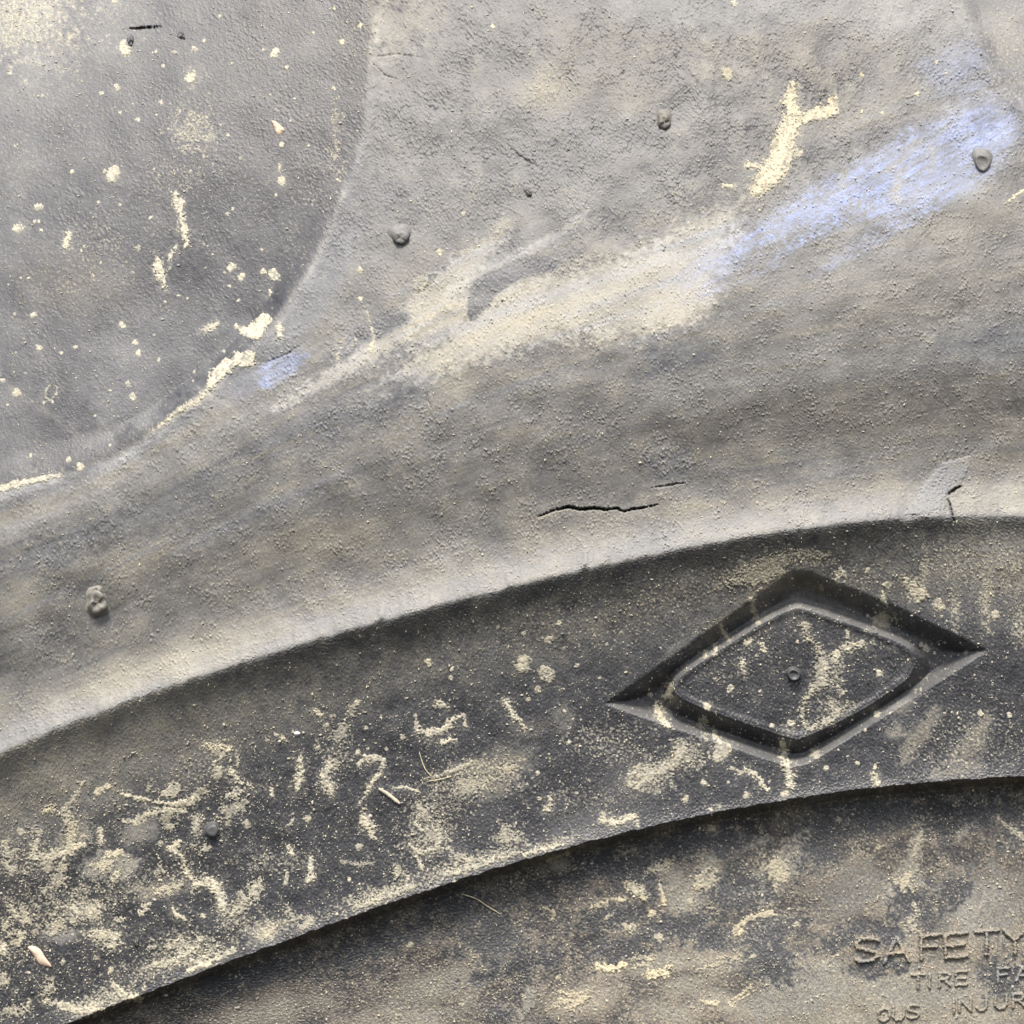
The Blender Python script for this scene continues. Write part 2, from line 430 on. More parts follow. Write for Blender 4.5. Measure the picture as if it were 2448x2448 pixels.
soft_blob(300, 1350, 70, 40, .7, dfilm=.06, warmto=.9)
soft_blob(60, 1560, 120, 70, .7, dfilm=-.06, warmto=.45)
soft_blob(780, 1290, 160, 50, .6, ang=-.2, dfilm=.07, warmto=1.0)
soft_blob(330, 1600, 150, 40, .6, ang=-.3, dfilm=.08, warmto=.95)
soft_blob(500, 1540, 120, 40, .6, ang=-.3, dfilm=.06, warmto=.9)
soft_blob(1078, 1335, 24, 26, .5, dfilm=.16, warmto=.55)
soft_blob(1103, 1302, 22, 22, .5, dfilm=.10, warmto=.55)
soft_blob(1534, 1192, 16, 14, .5, dfilm=.18, warmto=.8)
soft_blob(1302, 1288, 16, 12, .5, dfilm=.14, warmto=.8)
for k in range(120):  # long sweeping rub marks that follow the roll of the shoulder
    v = random.random() ** 1.7 * .9
    xx = random.uniform(-200, 2100); L = random.uniform(180, 900) * (1 - .45 * v)
    xq = np.linspace(xx, xx + L, 5)
    yq = np.interp(xq, FLOWX, FLOWY) * (1 - v) + rib(xq) * v + random.uniform(-.05, .03) * (xq - xx)
    w_ = random.choice([1.2, 1.5, 2, 2.5, 4, 8, 14]) * random.uniform(.7, 1.3)
    soft_stroke([(a_, b_, w_ * c_) for a_, b_, c_ in zip(xq, yq, (.2, .8, 1, .8, .2))], 2.5 + w_ * .7, 2.5, dfilm=random.uniform(-.07, .09) * (1.2 if w_ < 4 else 1) * (1 - .4 * v), warmto=random.choice([None, None, .1, .3, .8]))
soft_stroke([(-60, 1200, 12), (150, 1148, 14), (330, 1080, 14), (430, 1008, 16), (570, 886, 18), (660, 800, 18), (735, 690, 16), (800, 570, 14), (842, 440, 12), (866, 320, 8)], 16, 4, dfilm=.06, warmto=.05)  # pale groove edge: rim light painted in, along with scuffing
soft_stroke([(560, 930, 14), (660, 850, 26), (740, 740, 34), (800, 640, 34), (850, 540, 24)], 20, 5, dfilm=.03, warmto=.0)
soft_stroke([(-60, 1290, 20), (150, 1230, 26), (380, 1120, 26), (620, 985, 24), (860, 850, 20)], 24, 5, dfilm=.05, warmto=.4)
soft_stroke([(420, 1170, 14), (700, 1040, 26), (980, 940, 20)], 24, 8, dfilm=-.06, warmto=.1)
for k in range(60):  # rub marks that run with the shoulder
    xx = random.uniform(-100, 2400); tt = random.uniform(-760, -60)
    L = random.uniform(60, 420); a = random.uniform(-.10, .06)
    y0 = float(rib(np.array([xx]))[0]) + tt
    y1 = float(rib(np.array([xx + L]))[0]) + tt + a * L
    soft_stroke([(xx, y0, 1), (xx + L / 2, (y0 + y1) / 2 + random.uniform(-5, 5), random.uniform(2, 10)), (xx + L, y1, 1)], random.uniform(3, 9), 3, dfilm=random.uniform(-.06, .07), warmto=random.choice([None, .3, .9]))
for k in range(26):  # scuffs at the right of the shoulder
    xx = random.uniform(2050, 2460); yy = random.uniform(560, 820); L = random.uniform(30, 130)
    soft_stroke([(xx, yy, .6), (xx + L, yy - L * random.uniform(.45, .65), 1.4)], 2.5, 1.5, dfilm=random.uniform(.03, .12))
# blue marking chalk: dragged on in long smears
soft_poly([(1700, 640), (1869, 500), (2012, 408), (2156, 326), (2244, 288), (2308, 246), (2390, 240), (2420, 330), (2371, 418), (2223, 500), (2040, 530), (1860, 560)], 30, 7, dblue=.20, dfilm=.16, warmto=.08)
soft_poly([(1560, 720), (1660, 600), (1800, 520), (1960, 440), (2000, 520), (1880, 600), (1720, 700), (1620, 760)], 50, 10, dblue=.13, dfilm=.06)
rc = random.Random(11)
for k in range(46):
    v = rc.random()
    x0 = rc.uniform(1660, 2200); L = rc.uniform(90, 460) * (1 - .3 * v)
    x1 = min(x0 + L, 2418 - 40 * v)
    top_ = lambda x: np.interp(x, [1640, 1759, 1869, 2012, 2156, 2308, 2420], [690, 566, 488, 408, 326, 246, 232])
    low_ = lambda x: np.interp(x, [1640, 1860, 2040, 2223, 2371, 2420], [720, 640, 580, 508, 424, 330])
    f_ = lambda x: float(top_(x) * (1 - v) + low_(x) * v) + 4
    w_ = rc.uniform(2, 13)
    soft_stroke([(x0, f_(x0), 1.5), ((x0 + x1) / 2, f_((x0 + x1) / 2), w_), (x1, f_(x1), w_ * .7)], rc.uniform(3, 9), 3, dblue=rc.choice([-.10, .10, .14, .18, .22]))
soft_poly([(2012, 408), (2156, 326), (2250, 284), (2400, 262), (2420, 330), (2371, 418), (2223, 500), (2100, 520), (2040, 480)], 9, 8, dblue=.20)
soft_blob(2350, 300, 90, 50, .9, ang=-.4, dblue=.20)
soft_blob(2200, 400, 150, 50, .9, ang=-.5, dblue=.12)
soft_blob(2400, 305, 40, 34, .9, dblue=.25)
soft_poly([(1936, 663), (2012, 600), (2118, 545), (2170, 530), (2200, 525), (2118, 572), (2020, 625)], 14, 5, dblue=.30)
soft_poly([(1838, 628), (1880, 590), (1923, 574), (1905, 598), (1860, 632)], 10, 4, dblue=.36)
soft_blob(1690, 640, 70, 40, .9, ang=-.8, dblue=.22)
soft_poly([(2190, 150), (2260, 120), (2330, 100), (2362, 170), (2340, 215), (2250, 225)], 34, 8, dblue=.20, warmto=.1)
soft_poly([(616, 905), (640, 868), (690, 850), (734, 842), (722, 868), (690, 895), (650, 924)], 11, 4, dblue=.50, warmto=.0)
soft_blob(600, 925, 60, 26, .8, ang=-.5, dblue=.12)
soft_blob(2100, 545, 120, 16, .5, ang=-.4, dfilm=-.10)
soft_stroke([(2200, 340, 7), (2165, 365, 9), (2130, 405, 10)], 8, 4, dblue=-.35, dfilm=.12, warmto=.6)
soft_stroke([(2165, 400, 5), (2145, 430, 12), (2139, 465, 13), (2148, 480, 8)], 6, 3, dblue=-.4, dfilm=.2, warmto=.6)
soft_stroke([(2226, 350, 5), (2230, 385, 7), (2226, 410, 4)], 5, 3, dblue=-.3, dfilm=.14, warmto=.6)
soft_stroke([(2020, 410, 7), (2014, 440, 8)], 6, 4, dblue=-.4, dfilm=.2, warmto=.7)
soft_blob(2060, 500, 50, 24, .6, ang=-.3, dblue=-.3, dfilm=.0)
# groove: film patches and the painted top-left glare
soft_poly([(180, 850), (331, 764), (450, 745), (560, 752), (600, 800), (500, 880), (440, 950), (330, 1030), (200, 960)], 10, 10, dfilm=.05, warmto=.0)
soft_poly([(-60, 960), (30, 900), (120, 960), (200, 1060), (100, 1130), (-60, 1150)], 22, 12, dfilm=.05, warmto=.1)
soft_blob(10, 20, 260, 190, .95, dfilm=.24, warmto=.2)  # wide glare in the corner, painted as paler film
soft_blob(30, 30, 120, 90, .9, dfilm=.16, warmto=.3)  # brighter core of the painted glare
soft_blob(770, 30, 150, 60, .6, dfilm=-.08, warmto=.8)
soft_blob(760, 300, 80, 120, .7, dfilm=-.06, warmto=.3)
soft_blob(180, 680, 130, 60, .7, dfilm=.02, warmto=.7)
soft_blob(360, 350, 230, 200, .6, dfilm=-.03)
soft_stroke([(20, 922, 5), (70, 960, 7), (148, 1014, 8), (228, 1074, 5)], 9, 4, dfilm=.09, warmto=.4)
soft_stroke([(470, 925, 3), (505, 945, 6), (548, 970, 3)], 6, 2, dfilm=.2, warmto=.4)
soft_stroke([(456, 975, 3), (495, 945, 7), (540, 915, 3)], 7, 2, dfilm=.2, warmto=.5)
specks(42, 34, 150, 110, .95, amt=.75); specks(127, 106, 100, 90, .5, amt=.7); specks(250, 40, 120, 60, .4, amt=.6)
specks(463, 310, 62, 66, .85); specks(424, 425, 85, 55, .5, amt=.7); specks(510, 260, 60, 60, .3, amt=.6); specks(470, 190, 40, 40, .35)
specks(233, 586, 90, 60, .4, amt=.7); specks(180, 680, 130, 60, .35, amt=.5); specks(42, 373, 80, 70, .32, amt=.5)
specks(802, 330, 16, 90, .7); specks(790, 400, 40, 20, .5); specks(830, 90, 40, 110, .35, amt=.5); specks(770, 470, 60, 30, .3)
specks(120, 260, 150, 160, .22, amt=.5); specks(640, 160, 200, 130, .18, amt=.5); specks(600, 430, 200, 160, .15, amt=.5); specks(2420, 120, 80, 120, .4, amt=.6)
# tread block / shoulder crumbs
specks(1310, 215, 60, 60, .55, amt=.5); specks(1100, 690, 60, 80, .5, amt=.4); specks(1200, 760, 110, 50, .5, amt=.4)
specks(1850, 480, 200, 50, .3, amt=.4)
# sidewall sand
specks(1729, 1385, 60, 24, .75, A30); specks(1830, 1350, 80, 36, .95, -.35); specks(1925, 1335, 60, 22, .9, .1); specks(1600, 1420, 200, 44, .42, -.3); specks(1500, 1470, 160, 60, .30, -.3)
specks(2212, 1360, 12, 55, .9); specks(2282, 1440, 16, 70, .8); specks(2358, 1435, 22, 95, .95); specks(2434, 1490, 26, 60, .9); specks(2330, 1350, 130, 60, .6); specks(2420, 1380, 60, 70, .75)
specks(2180, 1405, 40, 28, .9, .5); specks(2060, 1380, 80, 40, .35); specks(1300, 1480, 220, 60, .22, -.3)
specks(1640, 1810, 90, 46, .8, -.4); specks(1560, 1850, 60, 46, .85, -.3); specks(1470, 1780, 90, 60, .5); specks(1420, 1760, 60, 30, .6)
specks(1240, 1500, 150, 40, .2)
specks(1100, 1860, 120, 44, .75, -.35); specks(1200, 1850, 60, 50, .6); specks(1040, 1950, 80, 70, .7, -.5); specks(1150, 1890, 90, 30, .6, -.4); specks(1010, 2015, 70, 40, .7)
specks(1217, 2000, 40, 36, .85); specks(1400, 1905, 120, 40, .35); specks(1475, 1961, 50, 16, .95)
specks(810, 1800, 40, 60, .6); specks(780, 1760, 30, 30, .6); specks(700, 2060, 60, 30, .5); specks(630, 2060, 36, 30, .6)
specks(156, 2170, 90, 50, .9, -.4); specks(300, 2130, 160, 40, .55, -.3); specks(240, 2230, 60, 34, .8); specks(420, 2260, 80, 36, .7, -.3); specks(560, 2200, 60, 40, .7)
specks(470, 2280, 130, 20, .95, -.36); specks(260, 2385, 90, 30, .9, -.36); specks(640, 2215, 60, 30, .7, -.3); specks(100, 2060, 70, 40, .6)
specks(60, 2160, 50, 70, .5); specks(60, 2280, 60, 50, .4); specks(330, 2330, 80, 30, .6); specks(40, 2030, 60, 50, .5); specks(480, 1850, 90, 50, .45); specks(520, 1790, 60, 30, .6)
specks(900, 2140, 130, 22, .95, -.36); specks(1060, 2080, 70, 26, .9, -.36); specks(1180, 2045, 90, 20, .9, -.3); specks(1320, 2015, 80, 12, .8, -.27); specks(800, 2185, 60, 14, .6, -.36)
specks(1790, 1590, 120, 60, .25); specks(2000, 1620, 26, 60, .8); specks(2000, 1690, 50, 26, .7); specks(2060, 1540, 50, 12, .6); specks(2120, 1480, 40, 22, .7)
specks(2350, 1760, 140, 80, .35); specks(2240, 1800, 100, 50, .3)
soft_poly([(205, 2055), (260, 2033), (320, 2045), (332, 2070), (300, 2098), (200, 2090)], 8, 7, lift=.55, warmto=.8)
soft_blob(330, 1990, 44, 26, .5, ang=-.4, lift=.42, warmto=.7)
soft_blob(139, 2236, 38, 17, .5, lift=.45, warmto=.55)
soft_blob(380, 2126, 60, 20, .5, ang=-.1, lift=.42, warmto=.9)
soft_poly([(180, 1960), (205, 1940), (215, 2000), (190, 2030), (130, 2040), (150, 1990)], 8, 6, lift=.4, warmto=.8)
soft_blob(640, 2225, 44, 26, .5, ang=-.3, lift=.4, warmto=.7)
soft_blob(1344, 1716, 26, 34, .3, lift=.30, warmto=.5)
soft_blob(1280, 1740, 60, 22, .5, ang=-.2, lift=.16, warmto=.7)
soft_blob(1200, 1830, 80, 44, .3, ang=-.3, lift=.30, warmto=.8)
soft_blob(1190, 1885, 50, 34, .3, ang=-.3, lift=.30, warmto=.7)
soft_blob(1165, 1945, 70, 24, .3, ang=-.55, lift=.06, warmto=.2)
soft_blob(1420, 1960, 100, 40, .5, ang=-.3, lift=.17, warmto=.2)
soft_blob(1500, 1880, 70, 60, .6, ang=-.6, lift=.16, warmto=.3)
soft_poly([(1590, 1560), (1650, 1480), (1700, 1470), (1680, 1500), (1620, 1570), (1585, 1590)], 6, 4, lift=.26, warmto=.4)
soft_stroke([(2000, 1395, 5), (2060, 1330, 8), (2140, 1280, 8)], 10, 4, dfilm=.12, warmto=.4)
soft_stroke([(1890, 1910, 4), (2050, 1872, 4), (2250, 1846, 5)], 10, 4, dfilm=.07, warmto=.4)
soft_blob(1180, 1560, 24, 60, .6, ang=.2, dfilm=.07, warmto=.3)
soft_blob(720, 1740, 60, 30, .7, dfilm=.05)
soft_stroke([(2235, 1707, 14), (2190, 1765, 22), (2160, 1815, 14)], 8, 7, lift=.33, warmto=.95)
soft_stroke([(2365, 1712, 10), (2330, 1770, 26), (2280, 1815, 14)], 12, 9, lift=.30, warmto=.95)
soft_stroke([(2330, 1830, 22), (2230, 1850, 10)], 9, 8, lift=.28, warmto=.9)
soft_blob(2140, 1750, 20, 20, .3, lift=.34, warmto=.9)
soft_blob(2157, 1688, 30, 16, .4, ang=-.5, lift=.30, warmto=.9)
soft_blob(1080, 1538, 14, 12, .4, lift=.25, warmto=.7)
soft_stroke([(40, 1890, 10), (150, 1830, 20), (260, 1790, 12)], 16, 8, dfilm=.08, warmto=.9)
# channel of the diamond: brown film on the upper walls
soft_stroke([(1800, 1425, 12), (1890, 1385, 20), (1960, 1400, 10)], 12, 6, dfilm=.10, warmto=1.2)
soft_stroke([(1700, 1505, 14), (1800, 1440, 14)], 10, 5, dfilm=.04, warmto=1.1)
# lower panel patches
for p in [
    (1695, 2105, 46, 34, -.4, .58, .95), (1640, 2150, 40, 60, .3, .5, .9), (1576, 2075, 50, 22, .2, .55, .85), (1610, 2110, 30, 44, .2, .46, .9),
    (2150, 2130, 60, 46, -.6, .56, .9), (2177, 2212, 22, 22, 0, .52, .9), (1570, 2305, 70, 24, -.2, .5, .95), (1720, 2300, 110, 20, -.05, .58, 1.0),
    (1380, 2395, 80, 32, -.2, .55, 1.15), (1640, 2355, 50, 20, -.2, .5, 1.0), (1830, 2400, 70, 40, -.4, .45, .9), (1340, 2067, 20, 16, .2, .45, 1.2),
    (1720, 2390, 80, 20, .4, .55, 1.1), (1600, 2420, 60, 20, .3, .5, 1.0), (950, 2440, 140, 40, -.2, .42, 1.0), (1080, 2350, 160, 36, -.3, .36, 1.0), (640, 2420, 160, 40, -.2, .34, 1.1),
    (1930, 2370, 120, 90, -.3, .46, .8), (2200, 2370, 200, 60, -.1, .5, .85), (2350, 2160, 110, 80, -.2, .44, .75), (2050, 2440, 160, 30, -.1, .58, 1.05), (2330, 2440, 120, 26, -.1, .58, 1.1), (2030, 2130, 90, 50, -.5, .36, .7),
        ]:
    soft_blob(p[0], p[1], p[2], p[3], .26, ang=p[4], lift=p[5], warmto=p[6])
soft_stroke([(1925, 1995, 14), (1870, 2075, 34), (1830, 2120, 40)], 10, 9, lift=.46, warmto=.9)
soft_stroke([(2196, 1990, 10), (2181, 2054, 14), (2168, 2100, 30)], 8, 7, lift=.48, warmto=.9)
soft_stroke([(1725, 1995, 8), (1705, 2050, 12), (1690, 2090, 14)], 8, 6, lift=.36, warmto=.85)
soft_stroke([(1780, 2030, 5), (1835, 2005, 9)], 6, 4, lift=.42, warmto=.85)
soft_stroke([(2338, 1960, 8), (2295, 1998, 10)], 7, 4, lift=.38, warmto=.8)
soft_stroke([(1270, 2372, 9), (1262, 2395, 12), (1250, 2420, 8)], 6, 4, lift=.5, warmto=.75)
for p in [(2185, 2168, 58, 38, 0), (2126, 2232, 32, 24, .4), (1843, 2222, 75, 30, -.3), (1765, 2132, 70, 40, .1), (1510, 2080, 44, 40, .5), (1540, 2110, 34, 30, .3), (1430, 2060, 40, 30, .2), (1480, 2270, 60, 24, -.2), (1196, 2426, 32, 15, 0), (1640, 2020, 70, 26, -.2),
          (1470, 2190, 70, 26, -.2), (1960, 2010, 40, 60, .5), (2080, 1950, 120, 40, -.1), (2300, 1940, 90, 30, -.1), (1740, 2010, 36, 30, .2), (1100, 2150, 60, 24, -.3), (1180, 2230, 60, 60, .3), (1600, 2220, 90, 30, -.2), (1700, 2240, 60, 20, 0),
          (1840, 2300, 60, 40, .3), (2280, 2130, 40, 24, -.6), (2400, 2340, 50, 40, .2), (2110, 2310, 60, 18, -.1), (1250, 2310, 100, 20, -.3), (600, 2330, 140, 22, -.3), (880, 2270, 120, 24, -.35), (2440, 1990, 50, 40, .4), (2020, 2240, 60, 20, -.4)]:
    soft_blob(p[0], p[1], p[2] * 1.2, p[3] * 1.25, .28, ang=p[4], lift=.06 + .05 * random.random(), warmto=.3)
for k in range(240):    # dust caught on the grain, in small drifts
    xx = random.uniform(300, 2500); e = float(edg(np.array([xx]))[0]); yy = random.uniform(e + 70, e + 700)
    if yy > 2520: continue
    if xx < 1200 and random.random() < .5: continue
    specks(xx, yy, random.uniform(14, 60), random.uniform(8, 24), random.uniform(.25, .62), random.uniform(-.7, .2), random.uniform(.35, .62))
for k in range(200):    # and loose sand on the dark band
    xx = random.uniform(-60, 2500); r = float(rib(np.array([xx]))[0]); yy = random.uniform(r + 150, r + 700)
    lf = 1 - min(1, xx / 1500)
    if random.random() > .25 + .75 * lf: continue
    specks(xx, yy, random.uniform(8, 40), random.uniform(6, 22), random.uniform(.25, .6), random.uniform(-.7, .2), random.uniform(.4, .75))
# overall dusting of single grains on the dark band and in the groove
thr = 2.0 - .35 * leftd
mud = np.maximum(mud, side * .42 * sstep(thr, thr + .5, .8 * n6 + .6 * n12b + .25 * n80) * sstep(150, 260, T))
mud = np.maximum(mud, lower * .40 * sstep(1.5, 2.1, .8 * n6 + .6 * n12b + .3 * n80))
mud = np.maximum(mud, groove * .5 * sstep(2.2, 2.6, .8 * n6 + .6 * n12b + .3 * n200))
mud = np.maximum(mud, block * .35 * sstep(2.1, 2.6, .8 * n6 + .6 * n12b + .4 * n80))
# ---- dried splashes and runs (measured): points and half widths, amount, thickness
STROKES = [
    ([(420, 467, 9), (427, 488, 12), (437, 518, 6), (439, 545, 11), (445, 582, 8)], .97, 4), ([(420, 590, 4), (407, 618, 6), (399, 626, 3)], .85, 2), ([(378, 622, 9), (382, 652, 12), (394, 684, 6)], .97, 4),
    ([(163, 560, 8), (158, 588, 7)], .95, 3), ([(646, 690, 4), (646, 704, 3)], .9, 2), ([(668, 392, 2), (668, 408, 3)], .7, 1.5),
    ([(484, 789, 5), (505, 782, 9), (520, 773, 6)], .9, 3), ([(666, 782, 9), (670, 800, 10)], .9, 3),
    ([(367, 1031, 3), (422, 985, 7), (473, 956, 9), (492, 940, 8)], .55, 2), ([(-40, 1180, 8), (40, 1158, 9), (100, 1146, 8), (150, 1134, 5)], .75, 3),
    ([(879, 743, 2.5), (886, 780, 3.5), (896, 815, 4)], .6, 1.5), ([(850, 810, 6), (842, 826, 5)], .5, 1.5), ([(812, 830, 3), (806, 850, 5), (812, 868, 3)], .5, 1.5), ([(884, 835, 7), (896, 818, 5)], .6, 2),
    ([(1894, 203, 9), (1888, 245, 15), (1902, 285, 20), (1873, 335, 24), (1868, 378, 28), (1845, 415, 26), (1812, 452, 16)], .86, 3), ([(1905, 292, 12), (1945, 274, 15), (1984, 265, 18), (1990, 240, 9)], .80, 3), ([(1850, 408, 12), (1788, 394, 8)], .75, 2), ([(1875, 365, 14), (1914, 368, 8)], .7, 2),
    ([(2405, 484, 2.5), (2425, 470, 4), (2460, 448, 3)], .8, 1.5), ([(1732, 444, 5), (1746, 444, 4)], .9, 2),
    ([(1793, 1430, 5), (1804, 1460, 8), (1811, 1490, 5)], .55, 3), ([(1720, 1494, 5), (1732, 1515, 6), (1743, 1532, 3)], .55, 2.5), ([(1777, 1578, 5), (1776, 1597, 8), (1779, 1612, 4)], .85, 3), ([(1711, 1538, 4), (1709, 1562, 6)], .85, 3), ([(1818, 1540, 4), (1828, 1552, 6), (1830, 1560, 3)], .85, 3),
    ([(2020, 1380, 5), (2010, 1360, 6), (2000, 1385, 7)], .7, 3), ([(2111, 1415, 4), (2113, 1435, 6), (2120, 1445, 5)], .85, 3),
    ([(1925, 1500, 12), (1932, 1528, 6), (1957, 1551, 7), (1968, 1585, 16), (1962, 1630, 18), (1944, 1650, 10), (1928, 1670, 6), (1916, 1705, 6), (1935, 1742, 7), (1965, 1728, 9)], .62, 3.5), ([(2060, 1541, 9), (2012, 1553, 9), (1992, 1580, 11)], .8, 3.5), ([(2022, 1508, 3), (2027, 1522, 6)], .7, 2),
    ([(1916, 1700, 5), (1926, 1735, 6), (1940, 1746, 5)], .9, 3), ([(1975, 1730, 8), (2004, 1702, 12), (1985, 1680, 9)], .5, 3),
    ([(1570, 1688, 8), (1580, 1712, 12), (1602, 1738, 6)], .97, 4), ([(1600, 1636, 7), (1598, 1662, 11)], .6, 3), ([(1706, 1748, 4), (1716, 1770, 6), (1745, 1785, 5)], .85, 3),
    ([(1869, 1772, 6), (1874, 1806, 8), (1883, 1842, 10), (1891, 1878, 9), (1900, 1874, 4)], .97, 5),
    ([(1525, 1831, 6), (1503, 1868, 9), (1518, 1885, 8), (1568, 1850, 10), (1618, 1822, 12), (1636, 1785, 9)], .6, 3), ([(1785, 1842, 6), (1810, 1856, 7), (1832, 1888, 5)], .85, 3), ([(1771, 1846, 5), (1748, 1838, 4)], .6, 2), ([(2089, 1856, 9), (2096, 1874, 8)], .7, 3),
    ([(488, 1780, 5), (520, 1787, 10), (545, 1792, 9)], .85, 3), ([(549, 1843, 7), (564, 1860, 9), (580, 1872, 5), (604, 1882, 4)], .95, 4), ([(566, 1797, 3), (569, 1835, 3)], .6, 2), ([(718, 1808, 4), (716, 1850, 8), (711, 1884, 9)], .95, 4), ([(792, 1828, 10), (775, 1856, 12), (790, 1888, 13)], .75, 3.5), ([(755, 1700, 6), (768, 1710, 6)], .8, 2.5), ([(659, 1757, 4), (682, 1770, 4)], .8, 2.5),
    ([(648, 1886, 4), (653, 1906, 4)], .9, 2.5), ([(232, 1895, 9), (258, 1882, 8)], .75, 2.5), ([(200, 1865, 4), (185, 1900, 7), (150, 1938, 10)], .5, 2), ([(296, 1898, 5), (334, 1911, 6), (380, 1919, 4), (422, 1924, 8), (456, 1917, 11), (475, 1908, 5)], .85, 4), ([(350, 1948, 8), (400, 1938, 9), (440, 1938, 8)], .75, 3),
    ([(468, 1955, 10), (470, 1985, 12)], .65, 3), ([(428, 2015, 6), (412, 2030, 11), (434, 2052, 6), (445, 2085, 7), (465, 2113, 7), (505, 2118, 9), (525, 2140, 11), (536, 2175, 10), (552, 2190, 7)], .9, 4), ([(500, 2105, 10), (522, 2118, 10)], .85, 3), ([(410, 2170, 4), (422, 2188, 7), (440, 2198, 4)], .85, 3),
    ([(700, 1960, 4), (690, 1975, 5)], .6, 2), ([(743, 2050, 5), (745, 2075, 8), (741, 2102, 9)], .9, 3.5), ([(690, 2022, 5), (698, 2042, 6)], .9, 2.5), ([(240, 2210, 6), (240, 2025, 3)], .0, 1), ([(238, 1985, 5), (242, 2012, 9)], .8, 2.5), ([(230, 2236, 14), (275, 2240, 14)], .75, 3),
    ([(268, 2350, 6), (290, 2375, 11), (330, 2388, 9)], .8, 3), ([(100, 2392, 4), (150, 2405, 9), (200, 2418, 13), (235, 2405, 11)], .75, 3), ([(350, 2315, 8), (420, 2295, 12), (470, 2262, 10)], .7, 3), ([(450, 2320, 6), (500, 2300, 9), (560, 2272, 7)], .8, 3), ([(20, 2160, 9), (40, 2190, 10)], .6, 2.5), ([(90, 2010, 9), (75, 2052, 8), (150, 2042, 12), (196, 2020, 9)], .72, 3), ([(160, 1950, 12), (176, 1985, 14), (165, 2015, 14)], .6, 2.5),
    ([(1045, 1680, 7), (1062, 1688, 9)], .8, 3), ([(1208, 1678, 8), (1218, 1695, 7), (1230, 1716, 8), (1240, 1725, 3), (1254, 1742, 4)], .9, 3.5), ([(993, 1712, 3), (998, 1745, 6), (1002, 1762, 3)], .85, 2.5), ([(998, 1745, 6), (1027, 1754, 9), (1061, 1744, 9), (1086, 1721, 6), (1107, 1710, 5), (1112, 1735, 3)], .9, 3.5), ([(1060, 1776, 7), (1078, 1770, 7)], .95, 3.5),
    ([(858, 1828, 6), (870, 1812, 8), (895, 1812, 9), (917, 1818, 8)], .8, 3), ([(917, 1822, 5), (908, 1850, 6), (884, 1880, 6), (872, 1905, 4), (860, 1920, 4)], .75, 3), ([(871, 1932, 5), (876, 1965, 16), (885, 1985, 9), (896, 2002, 4)], .92, 4),
    ([(990, 1965, 5), (1010, 1985, 7), (1035, 1978, 5), (1055, 2000, 6), (1040, 2030, 7), (1000, 2040, 8), (978, 2020, 5)], .75, 3), ([(995, 2045, 4), (1010, 2078, 5)], .8, 2.5), ([(1060, 1985, 2.5), (1078, 2012, 2.5)], .6, 2), ([(1050, 2030, 3), (1075, 2028, 4), (1090, 2048, 4), (1092, 2085, 4)], .7, 2.5), ([(1095, 2048, 10), (1130, 2060, 10), (1165, 2058, 8)], .6, 3), ([(960, 1880, 3), (1000, 1892, 3)], .8, 2),
    ([(940, 1885, 2.5), (962, 1881, 2.5)], .8, 2), ([(1020, 1860, 5), (1050, 1855, 5), (1090, 1840, 7), (1125, 1826, 7)], .6, 2.5), ([(1312, 1905, 5), (1318, 1920, 5), (1308, 1935, 8)], .7, 2.5), ([(1436, 1962, 5), (1470, 1968, 9), (1515, 1952, 8)], .8, 3), ([(1440, 1940, 3), (1446, 1958, 4)], .7, 2), ([(815, 2060, 4), (860, 2068, 5), (890, 2062, 4)], .5, 2), ([(950, 2082, 3), (975, 2095, 4), (975, 2120, 3)], .6, 2),
    ([(850, 2170, 8), (930, 2140, 10), (985, 2118, 8)], .6, 3), ([(1065, 2090, 8), (1140, 2070, 9), (1235, 2040, 6)], .65, 3), ([(1250, 2042, 5), (1300, 2030, 6), (1356, 2016, 4)], .75, 3), ([(720, 2222, 8), (745, 2200, 9)], .5, 2.5),
    ([(1432, 2312, 8), (1450, 2316, 9), (1495, 2310, 7)], .85, 4), ([(1552, 2330, 10), (1585, 2326, 12), (1600, 2312, 7)], .8, 4), ([(1510, 2295, 6), (1560, 2290, 8)], .5, 2.5), ([(1508, 2120, 12), (1530, 2132, 14), (1546, 2150, 7)], .62, 3), ([(1464, 2148, 5), (1492, 2154, 7)], .6, 2.5), ([(1420, 2168, 7), (1450, 2162, 8)], .5, 2.5), ([(1575, 2105, 4), (1585, 2140, 6), (1587, 2162, 6)], .6, 2.5), ([(1495, 2216, 8), (1518, 2220, 6)], .55, 2.5), ([(1566, 2238, 5), (1584, 2248, 4)], .55, 2),
    ([(1445, 2200, 3), (1462, 2188, 5)], .5, 2), ([(1759, 2223, 8), (1788, 2198, 8), (1847, 2183, 8)], .55, 3), ([(1757, 2232, 7), (1772, 2222, 7)], .7, 3), ([(2388, 1955, 5), (2400, 1972, 5), (2420, 1984, 7), (2452, 2010, 7)], .55, 3), ([(2188, 2165, 5), (2191, 2185, 9), (2189, 2196, 6)], .6, 3), ([(2173, 2205, 12), (2182, 2222, 10)], .4, 2.5), ([(1340, 2372, 8), (1400, 2385, 10), (1360, 2412, 8)], .45, 3.5), ([(2205, 1990, 6), (2186, 2040, 7)], .3, 2), ([(1680, 2395, 6), (1715, 2402, 6)], .55, 3),
    ([(1306, 2058, 4), (1358, 2040, 4)], .6, 3), ([(1300, 2170, 3), (1325, 2180, 5), (1322, 2200, 4)], .4, 2), ([(1740, 2398, 3), (1770, 2378, 4), (1797, 2358, 3)], .6, 2), ([(1745, 2402, 2), (1790, 2378, 3)], .5, 2),
]
